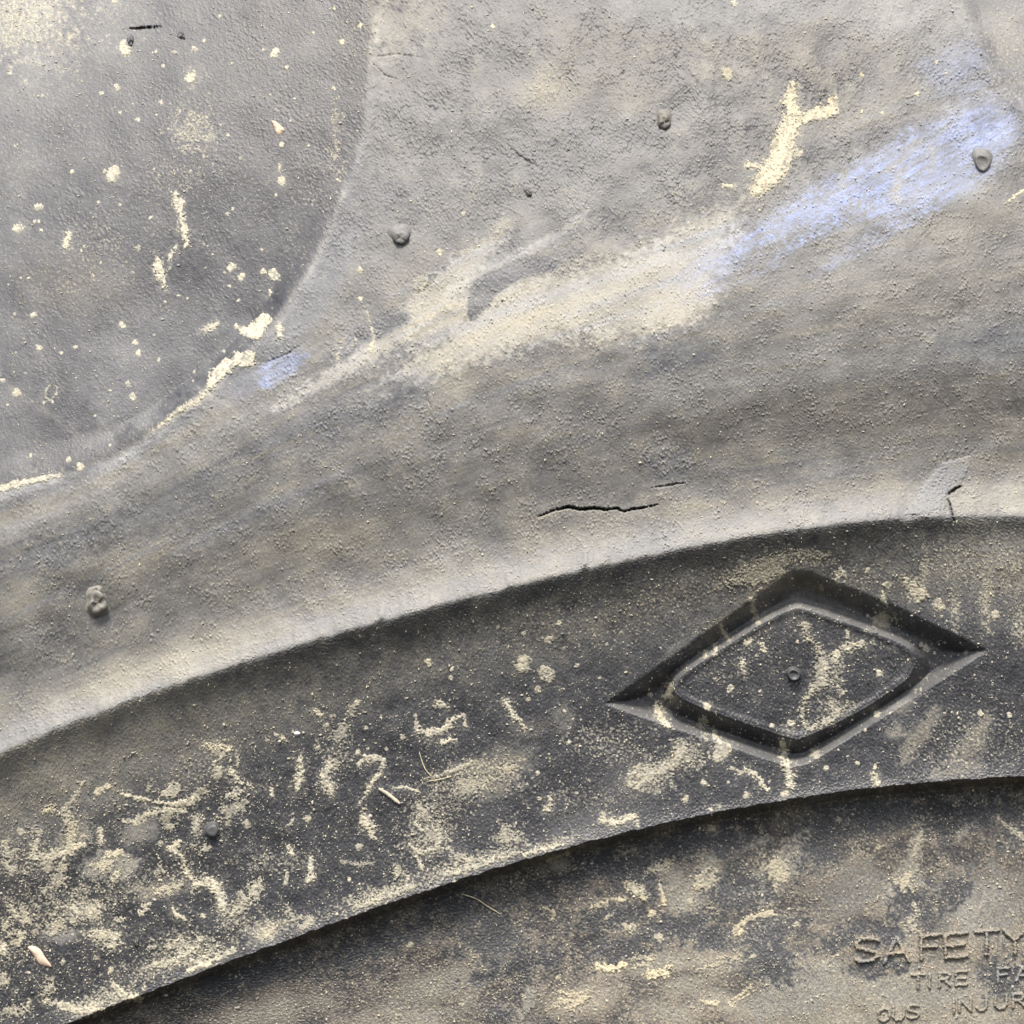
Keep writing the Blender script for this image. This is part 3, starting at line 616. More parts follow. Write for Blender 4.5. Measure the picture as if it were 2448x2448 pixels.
# round spots: x, y, radius, amount
SPOTS = [(274, 4, 8, .9), (301, 118, 17, .95), (294, 106, 10, .9), (466, 119, 9, .85), (456, 185, 14, .9), (373, 123, 5, .8), (416, 125, 5, .7), (390, 157, 5, .7), (632, 118, 5, .8), (658, 126, 11, .9), (687, 161, 6, .9), (280, 210, 8, .8), (242, 223, 5, .7), (383, 242, 6, .9), (23, 172, 7, .8), (329, 287, 7, .9),
         (172, 410, 5, .9), (270, 415, 16, .95), (93, 495, 10, .9), (42, 547, 12, .95), (236, 484, 4, .8), (287, 489, 4, .8), (329, 592, 7, .8), (552, 639, 13, .95), (577, 660, 9, .9), (549, 682, 5, .8), (630, 649, 9, .9), (654, 656, 12, .9), (675, 431, 13, .95), (673, 346, 6, .8), (738, 348, 4, .8), (575, 378, 5, .7), (556, 501, 5, .7),
         (293, 777, 8, .8), (79, 753, 7, .7), (569, 719, 5, .7), (427, 707, 4, .8), (660, 467, 4, .8), (798, 212, 5, .8), (800, 19, 5, .8), (817, 100, 7, .9), (862, 60, 6, .9), (526, 38, 4, .7),
         (93, 831, 9, .8), (40, 938, 12, .7), (319, 951, 9, .85), (306, 917, 7, .6), (332, 843, 10, .85), (323, 820, 8, .8), (192, 1116, 10, .8), (163, 1099, 7, .8), (6, 910, 6, .9), (380, 860, 5, .7), (465, 888, 4, .7),
         (862, 714, 6, .9), (860, 646, 9, .7), (1050, 604, 8, .6), (1107, 511, 7, .6), (1002, 678, 18, .35), (1177, 63, 6, .8), (1754, 6, 8, .8), (1738, 175, 16, .55), (2262, 172, 6, .6), (2240, 148, 6, .6), (2060, 180, 6, .8), (2110, 270, 5, .8), (2194, 225, 7, .8), (2060, 265, 5, .7),
         (1314, 1530, 12, .6), (1253, 1585, 17, .7), (1306, 1612, 20, .7), (1023, 1583, 9, .85), (1336, 1492, 8, .6), (1251, 1515, 7, .8), (1378, 1591, 6, .8), (1080, 1600, 5, .8), (1420, 1521, 5, .5), (1078, 1621, 6, .7), (1215, 1549, 4, .7), (1190, 1500, 5, .5),
         (2122, 1401, 11, .65), (2073, 1365, 7, .9), (2244, 1445, 14, .75), (2194, 1430, 12, .7), (2380, 1471, 13, .6), (1964, 1403, 6, .4), (2215, 1551, 9, .6), (2202, 1542, 6, .6), (2310, 1560, 5, .4),
         (1683, 1564, 9, .8), (1790, 1534, 9, .75), (2103, 1608, 11, .9), (1811, 1568, 5, .8), (1690, 1688, 10, .85), (1747, 1647, 9, .7), (1891, 1728, 9, .85), (1845, 1734, 6, .85), (1710, 1621, 4, .7), (1679, 1726, 13, .5), (1725, 1799, 22, .75), (1950, 1802, 15, .5), (2097, 1707, 9, .8), (1554, 1660, 7, .5), (2010, 1655, 8, .5),
         (1771, 1848, 6, .85), (1682, 1870, 9, .85), (1975, 1837, 7, .9), (1877, 1897, 10, .8), (2344, 1705, 7, .7), (2412, 1708, 6, .9), (2050, 1825, 5, .7), (2089, 1837, 4, .9), (1640, 1910, 8, .6), (1785, 1900, 10, .7), (1700, 1935, 6, .7), (1740, 1870, 4, .8),
         (710, 1754, 5, .95), (520, 1847, 15, .6), (545, 1968, 8, .5), (735, 1957, 11, .8), (590, 1970, 10, .5), (68, 2325, 4, .95), (70, 2398, 9, .8), (8, 2265, 11, .8), (430, 2245, 9, .7), (376, 2085, 8, .7), (240, 1985, 8, .8), (200, 2000, 6, .7), (580, 1935, 7, .6), (640, 1770, 5, .8), (780, 1735, 7, .8), (575, 2135, 8, .5), (485, 2190, 8, .7), (90, 1990, 12, .5), (50, 1990, 9, .5), (30, 2080, 14, .5), (110, 2070, 14, .5), (385, 2015, 7, .5), (180, 2175, 10, .7), (480, 2245, 10, .7), (265, 2320, 8, .6), (150, 2300, 7, .5), (230, 2290, 8, .5),
         (854, 1680, 9, .85), (1285, 1649, 8, .9), (1090, 1769, 6, .9), (962, 1763, 7, .75), (858, 2025, 9, .55), (835, 2103, 5, .95), (1285, 1850, 6, .95), (1260, 1875, 5, .8), (1040, 1690, 5, .6), (875, 1740, 5, .8), (855, 1800, 7, .85), (925, 1790, 4, .8), (880, 1790, 4, .8), (1350, 1700, 5, .7), (1262, 1672, 6, .6), (1360, 1775, 6, .9), (950, 2095, 5, .7), (1290, 1910, 6, .7),
         (1561, 2185, 10, .6), (1504, 2219, 14, .55), (1576, 2244, 12, .55), (981, 2259, 8, .55), (1650, 2155, 8, .4), (1765, 2225, 13, .75), (1800, 2285, 8, .6), (1335, 2335, 6, .5), (1905, 2210, 8, .5), (2100, 2030, 10, .4), (2005, 1960, 9, .4), (1700, 1980, 12, .4), (1820, 1990, 6, .4), (2410, 2340, 6, .4), (1720, 1932, 9, .4), (1860, 1945, 7, .35)]
for pts, a_, th_ in STROKES:       # thin dust washed out round each crust
    if a_ > 0:
        sdw = float(edg(np.array([pts[0][0]]))[0]) - pts[0][1]
        soft_stroke([(p[0], p[1] + 2, p[2] * 1.5 + 2) for p in pts], 6, 8, dfilm=.07 * a_, dmud=.08 * a_)
for x_, y_, r_s, a_ in SPOTS:
    if r_s > 7:
        soft_blob(x_, y_ + 2, r_s * 1.6, r_s * 1.6, .6, dfilm=.05 * a_, dmud=.04 * a_)
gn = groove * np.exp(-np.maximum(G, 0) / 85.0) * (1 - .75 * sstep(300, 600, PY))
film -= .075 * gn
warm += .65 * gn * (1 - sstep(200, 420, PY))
film += (1 - groove) * upper * .20 * np.exp(-np.maximum(-G, 0) / 60.0) * (1 - sstep(120, 330, PY)) * (1 + .4 * n80 + .3 * n30)
film += .16 * np.exp(-((G + 8) / 9.0) ** 2) * sstep(300, 420, PY) * np.clip(.55 + .4 * n80, 0, 1.4)  # lit rim of the groove wall, painted as a bright line
film += .10 * np.exp(-((G2 + 4) / 8.0) ** 2) * (1 + .5 * n30)
# rubber shows through where the surface is pitted
pit = sstep(1.0, 2.0, -n12 + .3 * n80)
film -= block * .10 * pit
film = np.clip(film, 0, 1.0)
warm = np.clip(warm, -.3, 1.7)
ca_, sa_ = math.cos(A30), math.sin(A30)
drag = samp(n12b, (PX * ca_ + PY * sa_) * .07, (-PX * sa_ + PY * ca_) * .8) + .8 * samp(n30, (PX * ca_ + PY * sa_) * .12, (-PX * sa_ + PY * ca_))
blue = np.clip(blue * np.clip(.86 + .30 * drag, .1, 1.4) * (.82 + .10 * n30 + .12 * n80 + .12 * n12b), 0, 1)
mud = np.clip(mud, 0, 1)

# ------------------------------------------------------------------ materials
def nd(nt, typ, **k):
    n = nt.nodes.new(typ)
    for a, b in k.items():
        setattr(n, a, b)
    return n


def rubber_material(name, rubber=(.0245, .025, .028), bump=.28, rough=.42):
    m = bpy.data.materials.new(name)
    m.use_nodes = True
    nt = m.node_tree
    L = nt.links.new
    b = nt.nodes['Principled BSDF']
    at = nd(nt, 'ShaderNodeAttribute', attribute_name='dirt')
    sep = nd(nt, 'ShaderNodeSeparateColor')
    L(at.outputs['Color'], sep.inputs[0])
    tc = nd(nt, 'ShaderNodeTexCoord')
    nz = nd(nt, 'ShaderNodeTexNoise'); nz.inputs['Scale'].default_value = 2600; nz.inputs['Detail'].default_value = 3
    L(tc.outputs['Object'], nz.inputs['Vector'])
    nz2 = nd(nt, 'ShaderNodeTexNoise'); nz2.inputs['Scale'].default_value = 800; nz2.inputs['Detail'].default_value = 4
    L(tc.outputs['Object'], nz2.inputs['Vector'])

    def math_(op, a, bb, clamp=False):
        n = nd(nt, 'ShaderNodeMath', operation=op, use_clamp=clamp)
        for i, v in enumerate((a, bb)):
            if isinstance(v, (int, float)): n.inputs[i].default_value = v
            else: L(v, n.inputs[i])
        return n.outputs[0]

    def mix(f, a, bb):
        n = nd(nt, 'ShaderNodeMix', data_type='RGBA')
        for i, v in ((0, f), (6, a), (7, bb)):
            if isinstance(v, tuple): n.inputs[i].default_value = (*v, 1)
            elif isinstance(v, (int, float)): n.inputs[i].default_value = v
            else: L(v, n.inputs[i])
        return n.outputs[2]
    film_, warm_, mud_ = sep.outputs[0], sep.outputs[1], sep.outputs[2]
    blue_ = at.outputs['Alpha']
    g = math_('ADD', math_('MULTIPLY', nz.outputs[0], .9), math_('MULTIPLY', nz2.outputs[0], .25))     # about 0.7
    ff = math_('MULTIPLY', film_, math_('ADD', g, .42), True)
    dust = mix(warm_, (.344, .348, .345), (.386, .355, .276))
    dust = mix(math_('MULTIPLY', math_('SUBTRACT', warm_, .95), 2.2, True), dust, (.400, .338, .252))
    c = mix(ff, rubber, dust)
    bl = math_('MULTIPLY', blue_, math_('ADD', nz2.outputs[0], .35), True)
    c = mix(bl, c, (.285, .345, .55))
    md = mix(warm_, mix(nz.outputs[0], (.41, .38, .285), (.62, .58, .455)), mix(nz.outputs[0], (.50, .43, .27), (.74, .66, .45)))
    mm = math_('MULTIPLY', mud_, math_('ADD', g, .45), True)
    c = mix(mm, c, md)
    L(c, b.inputs['Base Color'])
    ro = math_('ADD', rough, math_('MULTIPLY', ff, .33), True)
    ro = math_('ADD', ro, math_('MULTIPLY', mud_, .5), True)
    L(ro, b.inputs['Roughness'])
    b.inputs['Specular IOR Level'].default_value = .45
    bp = nd(nt, 'ShaderNodeBump')
    bp.inputs['Strength'].default_value = bump
    bp.inputs['Distance'].default_value = .00022
    L(math_('ADD', nz.outputs[0], math_('MULTIPLY', nz2.outputs[0], .4)), bp.inputs['Height'])
    L(bp.outputs[0], b.inputs['Normal'])
    return m


M_TYRE = rubber_material('dusty_rubber')
M_MUD = rubber_material('dried_mud', bump=.8)


def plain_material(name, c0, c1, scale, rough=.8, bump=.4):
    m = bpy.data.materials.new(name)
    m.use_nodes = True
    nt = m.node_tree
    b = nt.nodes['Principled BSDF']
    tc = nd(nt, 'ShaderNodeTexCoord')
    nz = nd(nt, 'ShaderNodeTexNoise'); nz.inputs['Scale'].default_value = scale; nz.inputs['Detail'].default_value = 4
    nt.links.new(tc.outputs['Object'], nz.inputs['Vector'])
    r = nd(nt, 'ShaderNodeValToRGB')
    r.color_ramp.elements[0].color = (*c0, 1); r.color_ramp.elements[0].position = .3
    r.color_ramp.elements[1].color = (*c1, 1); r.color_ramp.elements[1].position = .7
    nt.links.new(nz.outputs[0], r.inputs[0]); nt.links.new(r.outputs[0], b.inputs['Base Color'])
    b.inputs['Roughness'].default_value = rough
    bp = nd(nt, 'ShaderNodeBump'); bp.inputs['Strength'].default_value = bump; bp.inputs['Distance'].default_value = .0002
    nt.links.new(nz.outputs[0], bp.inputs['Height']); nt.links.new(bp.outputs[0], b.inputs['Normal'])
    return m


M_STRAW = plain_material('dry_straw', (.50, .42, .24), (.72, .64, .42), 900)
M_TWIG = plain_material('grey_twig', (.32, .29, .23), (.62, .56, .42), 700)
M_LEAF = plain_material('dry_leaf', (.52, .36, .24), (.75, .62, .44), 500)
M_PINK = plain_material('pinkish_flake', (.58, .42, .30), (.74, .58, .44), 600)
M_WHITE = plain_material('pale_chip', (.66, .64, .58), (.84, .82, .76), 900)

# ------------------------------------------------------------------ world placing
BASE = Vector(((2730 - 1224) * S, 0.0, 0.0))


def place(x, y, h):
    """a measured point of the tyre's face at relief h, in metres from the foot of the tyre"""
    k = (DIST - h * S) / DIST
    return np.stack([(x - 1224) * S * k - BASE.x, -h * S, ZC + (1224 - y) * S * k], -1)


def dirt(x, y):
    return np.stack([samp(film, x, y, True), samp(warm, x, y, True), samp(mud, x, y, True), samp(blue, x, y, True)], -1)


def link(name, me, mat, parent=None):
    o = bpy.data.objects.new(name, me)
    COL.objects.link(o)
    if mat: me.materials.append(mat)
    o.parent = parent
    return o


def grid_mesh(name, co, faces, attr=None, normals=None, smooth=True):
    me = bpy.data.meshes.new(name)
    n, f = len(co), len(faces)
    k = faces.shape[1]
    me.vertices.add(n)
    me.vertices.foreach_set('co', co.astype(np.float32).ravel())
    me.loops.add(f * k)
    me.loops.foreach_set('vertex_index', faces.astype(np.int32).ravel())
    me.polygons.add(f)
    me.polygons.foreach_set('loop_start', np.arange(0, f * k, k, dtype=np.int32))
    me.polygons.foreach_set('use_smooth', np.full(f, smooth))
    if attr is not None:
        a = me.attributes.new('dirt', 'FLOAT_COLOR', 'POINT')
        a.data.foreach_set('color', attr.astype(np.float32).ravel())
    me.update(calc_edges=True)
    if normals is not None:
        me.normals_split_custom_set_from_vertices(normals.tolist())
    return me


def thing(name, label, cat, loc, group=None):
    o = bpy.data.objects.new(name, None)
    COL.objects.link(o)
    o.location = loc
    o.empty_display_size = .02
    o['label'] = label; o['category'] = cat
    if group: o['group'] = group
    return o


tyre = thing('truck_tyre', 'huge weathered black rubber tyre sidewall with raised rib, sunken diamond emblem and dusty mud', 'tyre', BASE)

# ------------------------------------------------------------------ the tyre: one measured grid, cut into its parts
STEP = 2.9
xs = np.concatenate([-60 - np.cumsum(np.geomspace(4, 90, 32))[::-1], np.arange(-60, 2508, STEP), 2508 + np.cumsum(np.geomspace(4, 90, 32))])


def inv_cdf(n, dens):
    u = np.linspace(0, 1, 2001)
    c = np.concatenate([[0], np.cumsum((dens(u[1:]) + dens(u[:-1])) / 2)])
    return np.interp(np.linspace(0, 1, n + 1), c / c[-1], u)


f1 = inv_cdf(630, lambda u: 1 + 0.6 * np.exp(-((1 - u) / .03) ** 2))
f2 = inv_cdf(290, lambda u: 1 + 1.6 * np.exp(-(u / .05) ** 2) + 1.2 * np.exp(-((1 - u) / .03) ** 2))
f3 = inv_cdf(285, lambda u: 1 + 3.5 * np.exp(-(u / .04) ** 2))
ct = np.cumsum(np.geomspace(5, 90, 28))
cb = np.cumsum(np.geomspace(4, 90, 30))
r_, e_ = rib(xs), edg(xs)
top = np.minimum(-60.0, r_ - 500)
bot = np.maximum(2508.0, e_ + 150)
rows = [top - d for d in ct[::-1]] + [top + (r_ - top) * u for u in f1] + [r_ + (e_ - r_) * u for u in f2[1:]] + [e_ + (bot - e_) * u for u in f3[1:]] + [bot + d for d in cb]
GY = np.stack(rows)
GX = np.broadcast_to(xs, GY.shape).copy()
nr, nc = GX.shape
i_rib = len(ct) + len(f1) - 1
i_edg = i_rib + len(f2) - 1
H, info = relief(GX.ravel(), GY.ravel(), full=True)
H = H.reshape(nr, nc)
co = place(GX, GY, H)
du = np.gradient(co, axis=1); dv = np.gradient(co, axis=0)
nrm = np.cross(dv, du)
nrm /= np.linalg.norm(nrm, axis=-1, keepdims=True) + 1e-20
if nrm[nr // 2, nc // 2, 1] > 0: nrm = -nrm
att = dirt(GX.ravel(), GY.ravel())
# up-facing rubber gets paler film: settled dust plus painted edge highlights
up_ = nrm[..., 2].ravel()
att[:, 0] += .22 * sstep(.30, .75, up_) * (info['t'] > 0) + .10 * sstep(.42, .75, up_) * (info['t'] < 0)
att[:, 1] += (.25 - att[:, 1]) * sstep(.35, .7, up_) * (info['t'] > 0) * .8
# dust lies on the raised grain, the pits stay darker
lie = np.clip(1 + .10 * info['rise'], .6, 1.4)
att[:, 0] *= lie
for pts, dp in CRACKS[:5]:
    a_ = [q[0] for q in pts]; b_ = [q[1] for q in pts]
    gx_, gy_ = GX.ravel(), GY.ravel()
    m = (gx_ > min(a_) - 12) & (gx_ < max(a_) + 12) & (gy_ > min(b_) - 12) & (gy_ < max(b_) + 12)
    s_ = stroke_sd(gx_[m], gy_[m], pts) - .5 + 1.0 * samp(n12b, gx_[m], gy_[m])
    k_ = 1 - sstep(-1.2, 1.2, s_)
    att[m, 0] *= k_; att[m, 2] *= k_
zone = np.zeros((nr - 1, nc - 1), np.int8)
ctr = lambda a: a.reshape(nr, nc)[:-1, :-1]
zone[i_rib:] = 1
zone[i_edg:] = 2
zone[:i_rib][(ctr(info['g']) > 2)[:i_rib]] = 3
zone[:i_rib][(ctr(info['g2']) > 2)[:i_rib]] = 4
zz = zone[i_rib:i_edg]
zz[(ctr(info['d']) > -2)[i_rib:i_edg]] = 5
zz[(ctr(info['p']) > -1)[i_rib:i_edg]] = 6
idx = np.arange(nr * nc).reshape(nr, nc)
quads = np.stack([idx[:-1, :-1], idx[1:, :-1], idx[1:, 1:], idx[:-1, 1:]], -1)
PARTS = {0: 'tread_shoulder', 1: 'sidewall_band', 2: 'lower_sidewall', 3: 'tread_groove', 4: 'tread_groove', 5: 'emblem_recess', 6: 'emblem_pad'}
part = {}
cof, nf = co.reshape(-1, 3), nrm.reshape(-1, 3)
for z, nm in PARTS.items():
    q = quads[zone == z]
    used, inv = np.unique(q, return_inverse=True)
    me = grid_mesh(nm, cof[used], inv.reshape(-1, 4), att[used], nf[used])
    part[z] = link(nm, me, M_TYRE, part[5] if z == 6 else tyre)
part[5]['label'] = 'sunken diamond outline pressed into the sidewall'
part[3]['label'] = 'grey speckled tread groove at the upper left'
part[4]['label'] = 'pale tread groove at the upper right corner'

# ------------------------------------------------------------------ raised pieces laid on the surface
def overlay(name, sdf, box, thick, parent, mat, step=2.0, amt=1.0, tint=0.0, soft=6.0, rough=.45, keep=None, filmto=None, warmto=None, collect=None):
    x0, x1, y0, y1 = box
    gx_ = np.arange(x0, x1 + step, step); gy_ = np.arange(y0, y1 + step, step)
    X, Y = np.meshgrid(gx_, gy_)
    x, y = X.ravel(), Y.ravel()
    s = sdf(x, y)
    if (s > 0).sum() < 4: return None
    b = sstep(-3.0, min(soft, max(1.0, .55 * float(s.max()))), s)
    thick *= .72
    h = relief(x, y) - 1.4 + (thick + 1.4) * b + rough * b * (0.8 * samp(n6, x + 37, y + 91) + 0.7 * samp(n12b, x + 11, y + 23))
    c = place(x, y, h)
    a = dirt(x, y)
    big_ = max(1.5, float(s.max()))
    al = amt * (.62 + .38 * sstep(0, .7 * big_, s)) * sstep(-2.6, min(1.5, max(.3, .3 * float(s.max()))), s) * np.clip(1.12 + .16 * samp(n12b, x, y) + .24 * samp(n30, x + 70, y + 30) + tint, 0.12, 1.3)
    if keep is None:
        a[:, 2] = np.maximum(a[:, 2], np.clip(al, 0, 1))
    if filmto is not None:
        a[:, 0] = a[:, 0] * (1 - b) + filmto * b
    if warmto is not None:
        a[:, 1] = warmto
    n_, m_ = X.shape
    id_ = np.arange(n_ * m_).reshape(n_, m_)
    q = np.stack([id_[:-1, :-1], id_[1:, :-1], id_[1:, 1:], id_[:-1, 1:]], -1).reshape(-1, 4)
    q = q[(s[q] > -3.2).any(1)]
    used, inv = np.unique(q, return_inverse=True)
    if collect is not None:
        collect.append((c[used], inv.reshape(-1, 4), a[used]))
        return None
    me = grid_mesh(name, c[used], inv.reshape(-1, 4), a[used])
    return link(name, me, mat, parent)


def mud_stroke(pts, amt=.95, thick=3.0, edge=1.0, step=2.0, **k):
    w = max(p[2] for p in pts)
    pts = [(p[0], p[1], p[2] * 1.14) for p in pts]
    e = edge * min(5.0, .36 * w + .5)
    f = lambda x, y: stroke_sd(x, y, pts) + e * (.6 * samp(n30, x, y) + .6 * samp(n12b, x, y) + .5 * samp(n6, x, y))
    pad = w + 10
    box = (min(p[0] for p in pts) - pad, max(p[0] for p in pts) + pad, min(p[1] for p in pts) - pad, max(p[1] for p in pts) + pad)
    return overlay('mud_spatter', f, box, thick, tyre, M_MUD, step, amt, **k)


def mud_poly(pts, amt=.9, thick=3.0, edge=4.0, **k):
    P = smooth_closed(pts, 4)
    f = lambda x, y: poly_sdf(x, y, P) + edge * (.6 * samp(n30, x, y) + .6 * samp(n12b, x, y) + .5 * samp(n6, x, y))
    box = (P[:, 0].min() - 14, P[:, 0].max() + 14, P[:, 1].min() - 14, P[:, 1].max() + 14)
    return overlay('mud_spatter', f, box, thick, tyre, M_MUD, 2.0, amt, **k)


rd_ = random.Random(3)
for k in range(110):
    x, y = rd_.uniform(-20, 880), rd_.uniform(-20, 1120)
    if float(samp(groove, np.array([x]), np.array([y]))[0]) > .9:
        SPOTS.append((x, y, rd_.choice([2.6, 2.8, 3, 3.2, 3.6, 4.2, 5]), rd_.uniform(.5, .9)))
for k in range(40):
    x, y = rd_.uniform(1200, 2440), rd_.uniform(1420, 1900)
    SPOTS.append((x, y, rd_.choice([2.6, 3, 3.4, 4]), rd_.uniform(.5, .9)))
small_dots = []
for (x, y, r, a) in SPOTS:
    r *= 1.02
    dx, dy = random.uniform(-.35, .35) * r, random.uniform(-.3, .5) * r
    mud_stroke([(x - dx * .5, y - dy * .5, r * .85), (x + dx, y + dy, r * random.uniform(.55, .95))], a * random.uniform(.85, 1.0), min(3.0, .9 + r * .13), .55, 1.5 if r < 6 else 1.8 if r < 10 else 2.0, rough=.3, collect=small_dots if r < 5.6 else None)

off_, cs_, fs_, as_ = 0, [], [], []
for c_, f_, a_ in small_dots:
    cs_.append(c_); fs_.append(f_ + off_); as_.append(a_); off_ += len(c_)
sp_ = link('mud_specks', grid_mesh('mud_specks', np.concatenate(cs_), np.concatenate(fs_), np.concatenate(as_)), M_MUD, tyre)
sp_['kind'] = 'stuff'
sp_['label'] = 'small pale dried splashes dotted over the rubber'

for pts, a, th in STROKES:
    if a > 0:
        mud_stroke(pts, a * .95, th)
EXTRA = []
rr_ = random.Random(5)
for k in range(95):
    xx = rr_.uniform(-20, 1000) ** 1.0; t0 = rr_.uniform(170, 640)
    if rr_.random() < xx / 1100: continue
    yy = float(rib(np.array([xx]))[0]) + t0 / .95
    if yy > float(edg(np.array([xx]))[0]) - 16: continue
    w_ = rr_.uniform(5, 17)
    q = rr_.choice([-.5, -.4, -.3, 1.2, 1.6, 2.0]) + rr_.uniform(-.3, .3)
    L = rr_.uniform(.6, 2.2) * w_
    EXTRA.append([(xx, yy, w_ * rr_.uniform(.5, 1)), (xx + L * math.cos(q), yy + L * math.sin(q), w_), (xx + 2 * L * math.cos(q + rr_.uniform(-.6, .6)), yy + 2 * L * math.sin(q), w_ * .5)])
for pts in EXTRA[:70]:
    mud_stroke(pts, rr_.uniform(.35, .75), 2.4, 1.5)
for pts, a, th, e in [
    ([(560, 777), (590, 778), (624, 750), (648, 758), (640, 785), (617, 815), (590, 806), (572, 798)], .92, 4, 3),
    ([(494, 905), (545, 852), (600, 838), (614, 850), (600, 878), (566, 880), (530, 908), (500, 932)], .85, 4, 4),
    ([(1732, 1400), (1801, 1346), (1870, 1320), (1930, 1314), (1978, 1326), (1960, 1338), (1900, 1340), (1869, 1376), (1814, 1405), (1790, 1400)], .50, 3, 6),
    ([(2155, 1375), (2200, 1398), (2222, 1420), (2205, 1440), (2170, 1418)], .6, 3, 4),
    ([(2090, 1470), (2120, 1462), (2126, 1500), (2100, 1505), (2084, 1490)], .45, 3, 4),
]:
    mud_poly(pts, a, th, e)
rp_ = random.Random(21)
for (x, y, rx_, ry_, am) in [(110, 2050, 34, 20, .62), (250, 2066, 40, 22, .55), (390, 2128, 44, 15, .5), (215, 2180, 46, 26, .62), (425, 2262, 40, 14, .6), (570, 2170, 24, 20, .5), (1040, 1995, 34, 30, .55), (1120, 1880, 50, 26, .5), (1215, 1836, 34, 22, .45), (1555, 1852, 32, 26, .6), (1010, 1940, 24, 26, .55), (790, 1826, 20, 26, .6),
                           (640, 2226, 34, 18, .5), (500, 2290, 50, 12, .7), (20, 2040, 30, 26, .5), (60, 2190, 22, 22, .55), (330, 1960, 40, 14, .6), (520, 1800, 26, 14, .5), (470, 1900, 30, 12, .5), (170, 1970, 18, 30, .6), (1630, 1800, 24, 26, .5), (700, 2200, 30, 10, .45), (900, 2150, 46, 12, .6), (1090, 2076, 40, 12, .6), (1215, 2002, 30, 24, .5),
                           (1690, 2105, 34, 22, .42), (1860, 2090, 26, 34, .42), (2165, 2110, 30, 30, .40), (1580, 2070, 36, 14, .42), (1360, 2392, 50, 16, .42), (1530, 2305, 40, 10, .42), (1730, 2300, 60, 10, .34)]:
    pts = []
    for q in np.linspace(0, 2 * math.pi, 10)[:-1]:
        k_ = rp_.uniform(.55, 1.25)
        pts.append((x + rx_ * k_ * math.cos(q) + .3 * ry_ * math.sin(q), y + ry_ * k_ * math.sin(q) - .3 * rx_ * k_ * math.cos(q)))
    mud_poly(pts, am, 1.8, 7.0)
# thin rings left where drops dried
for (x, y, rx, ry, a) in [(122, 938, 13, 19, .5), (1032, 2015, 36, 26, .5)]:
    pts = [(x + rx * math.cos(q) + .25 * ry * math.sin(q), y - ry * math.sin(q), random.uniform(2, 3.4)) for q in np.linspace(0, 2 * math.pi, 13)]
    mud_stroke(pts, a, 1.5)

FLAP = smooth_closed([(2257, 1099), (2291, 1095), (2316, 1086), (2326, 1103), (2303, 1154), (2290, 1168), (2268, 1182), (2265, 1213), (2194, 1234), (2158, 1231), (2194, 1188), (2211, 1154), (2238, 1118)], 4)
fl_ = overlay('rubber_flap', lambda x, y: poly_sdf(x, y, FLAP) + 2.2 * samp(n30, x, y) + 1.4 * samp(n12b, x, y), (2140, 2340, 1070, 1250), 3.0, tyre, M_TYRE, 1.8, keep=1, soft=9, rough=.3, filmto=.55)
fl_['label'] = 'pale thin flap of lifted rubber beside the crack at the right end of the rib'

# ------------------------------------------------------------------ moulded lettering on the lower sidewall
GLY = {'S': [[(1, .12), (.7, 0), (.25, .02), (0, .2), (.1, .4), (.5, .5), (.92, .62), (1, .82), (.75, 1), (.3, 1), (0, .88)]],
       'A': [[(0, 1), (.5, 0), (1, 1)], [(.2, .66), (.8, .66)]], 'F': [[(0, 1), (0, 0), (1, 0)], [(0, .48), (.8, .48)]],
       'E': [[(1, 0), (0, 0), (0, 1), (1, 1)], [(0, .5), (.85, .5)]], 'T': [[(0, 0), (1, 0)], [(.5, 0), (.5, 1)]],
       'Y': [[(0, 0), (.5, .5), (1, 0)], [(.5, .5), (.5, 1)]], 'I': [[(.5, 0), (.5, 1)]],
       'R': [[(0, 1), (0, 0), (.75, 0), (1, .22), (.75, .48), (0, .48)], [(.5, .48), (1, 1)]],
       'O': [[(.5, 0), (.12, .15), (0, .5), (.12, .85), (.5, 1), (.88, .85), (1, .5), (.88, .15), (.5, 0)]],
       'U': [[(0, 0), (0, .75), (.25, 1), (.75, 1), (1, .75), (1, 0)]], 'N': [[(0, 1), (0, 0), (1, 1), (1, 0)]], 'J': [[(1, 0), (1, .75), (.75, 1), (.25, 1), (0, .78)]]}
TEXT = [('S', 2046, 2246, 52, 54, 5.0), ('A', 2114, 2243, 58, 58, 5.0), ('F', 2203, 2238, 46, 56, 5.0), ('E', 2260, 2234, 52, 56, 5.0), ('T', 2332, 2228, 54, 56, 5.0), ('Y', 2400, 2224, 54, 56, 5.0),
        ('T', 2181, 2332, 28, 32, 3.4), ('I', 2212, 2330, 20, 32, 3.4), ('R', 2246, 2327, 25, 32, 3.4), ('E', 2286, 2324, 25, 32, 3.4), ('F', 2386, 2316, 27, 32, 3.4), ('A', 2430, 2312, 30, 32, 3.4),
        ('O', 2100, 2412, 27, 31, 3.4), ('U', 2136, 2408, 25, 31, 3.4), ('S', 2170, 2404, 26, 31, 3.4), ('I', 2270, 2392, 20, 31, 3.4), ('N', 2294, 2388, 27, 31, 3.4), ('J', 2336, 2385, 22, 31, 3.4), ('U', 2380, 2381, 26, 31, 3.4), ('R', 2422, 2377, 27, 31, 3.4)]
for ch_, x, y, w, h, r in TEXT:
    lines = []
    for ln in GLY[ch_]:
        lines.append([(x + u * w, y + v * h - .08 * u * w, r) for u, v in ln])

    def f(px, py, lines=lines, r=r):
        s = np.full(px.shape, -1e9)
        for ln in lines:
            s = np.maximum(s, stroke_sd(px, py, ln))
        return s + .38 * r * (.5 * samp(n12b, px, py) + .5 * samp(n30, px, py))
    overlay('letter', f, (x - 14, x + w + 14, y - 20, y + h + 14), 2.5 * r, part[2], M_TYRE, 1.4, keep=1, soft=r * 1.0, rough=.6, filmto=.58)

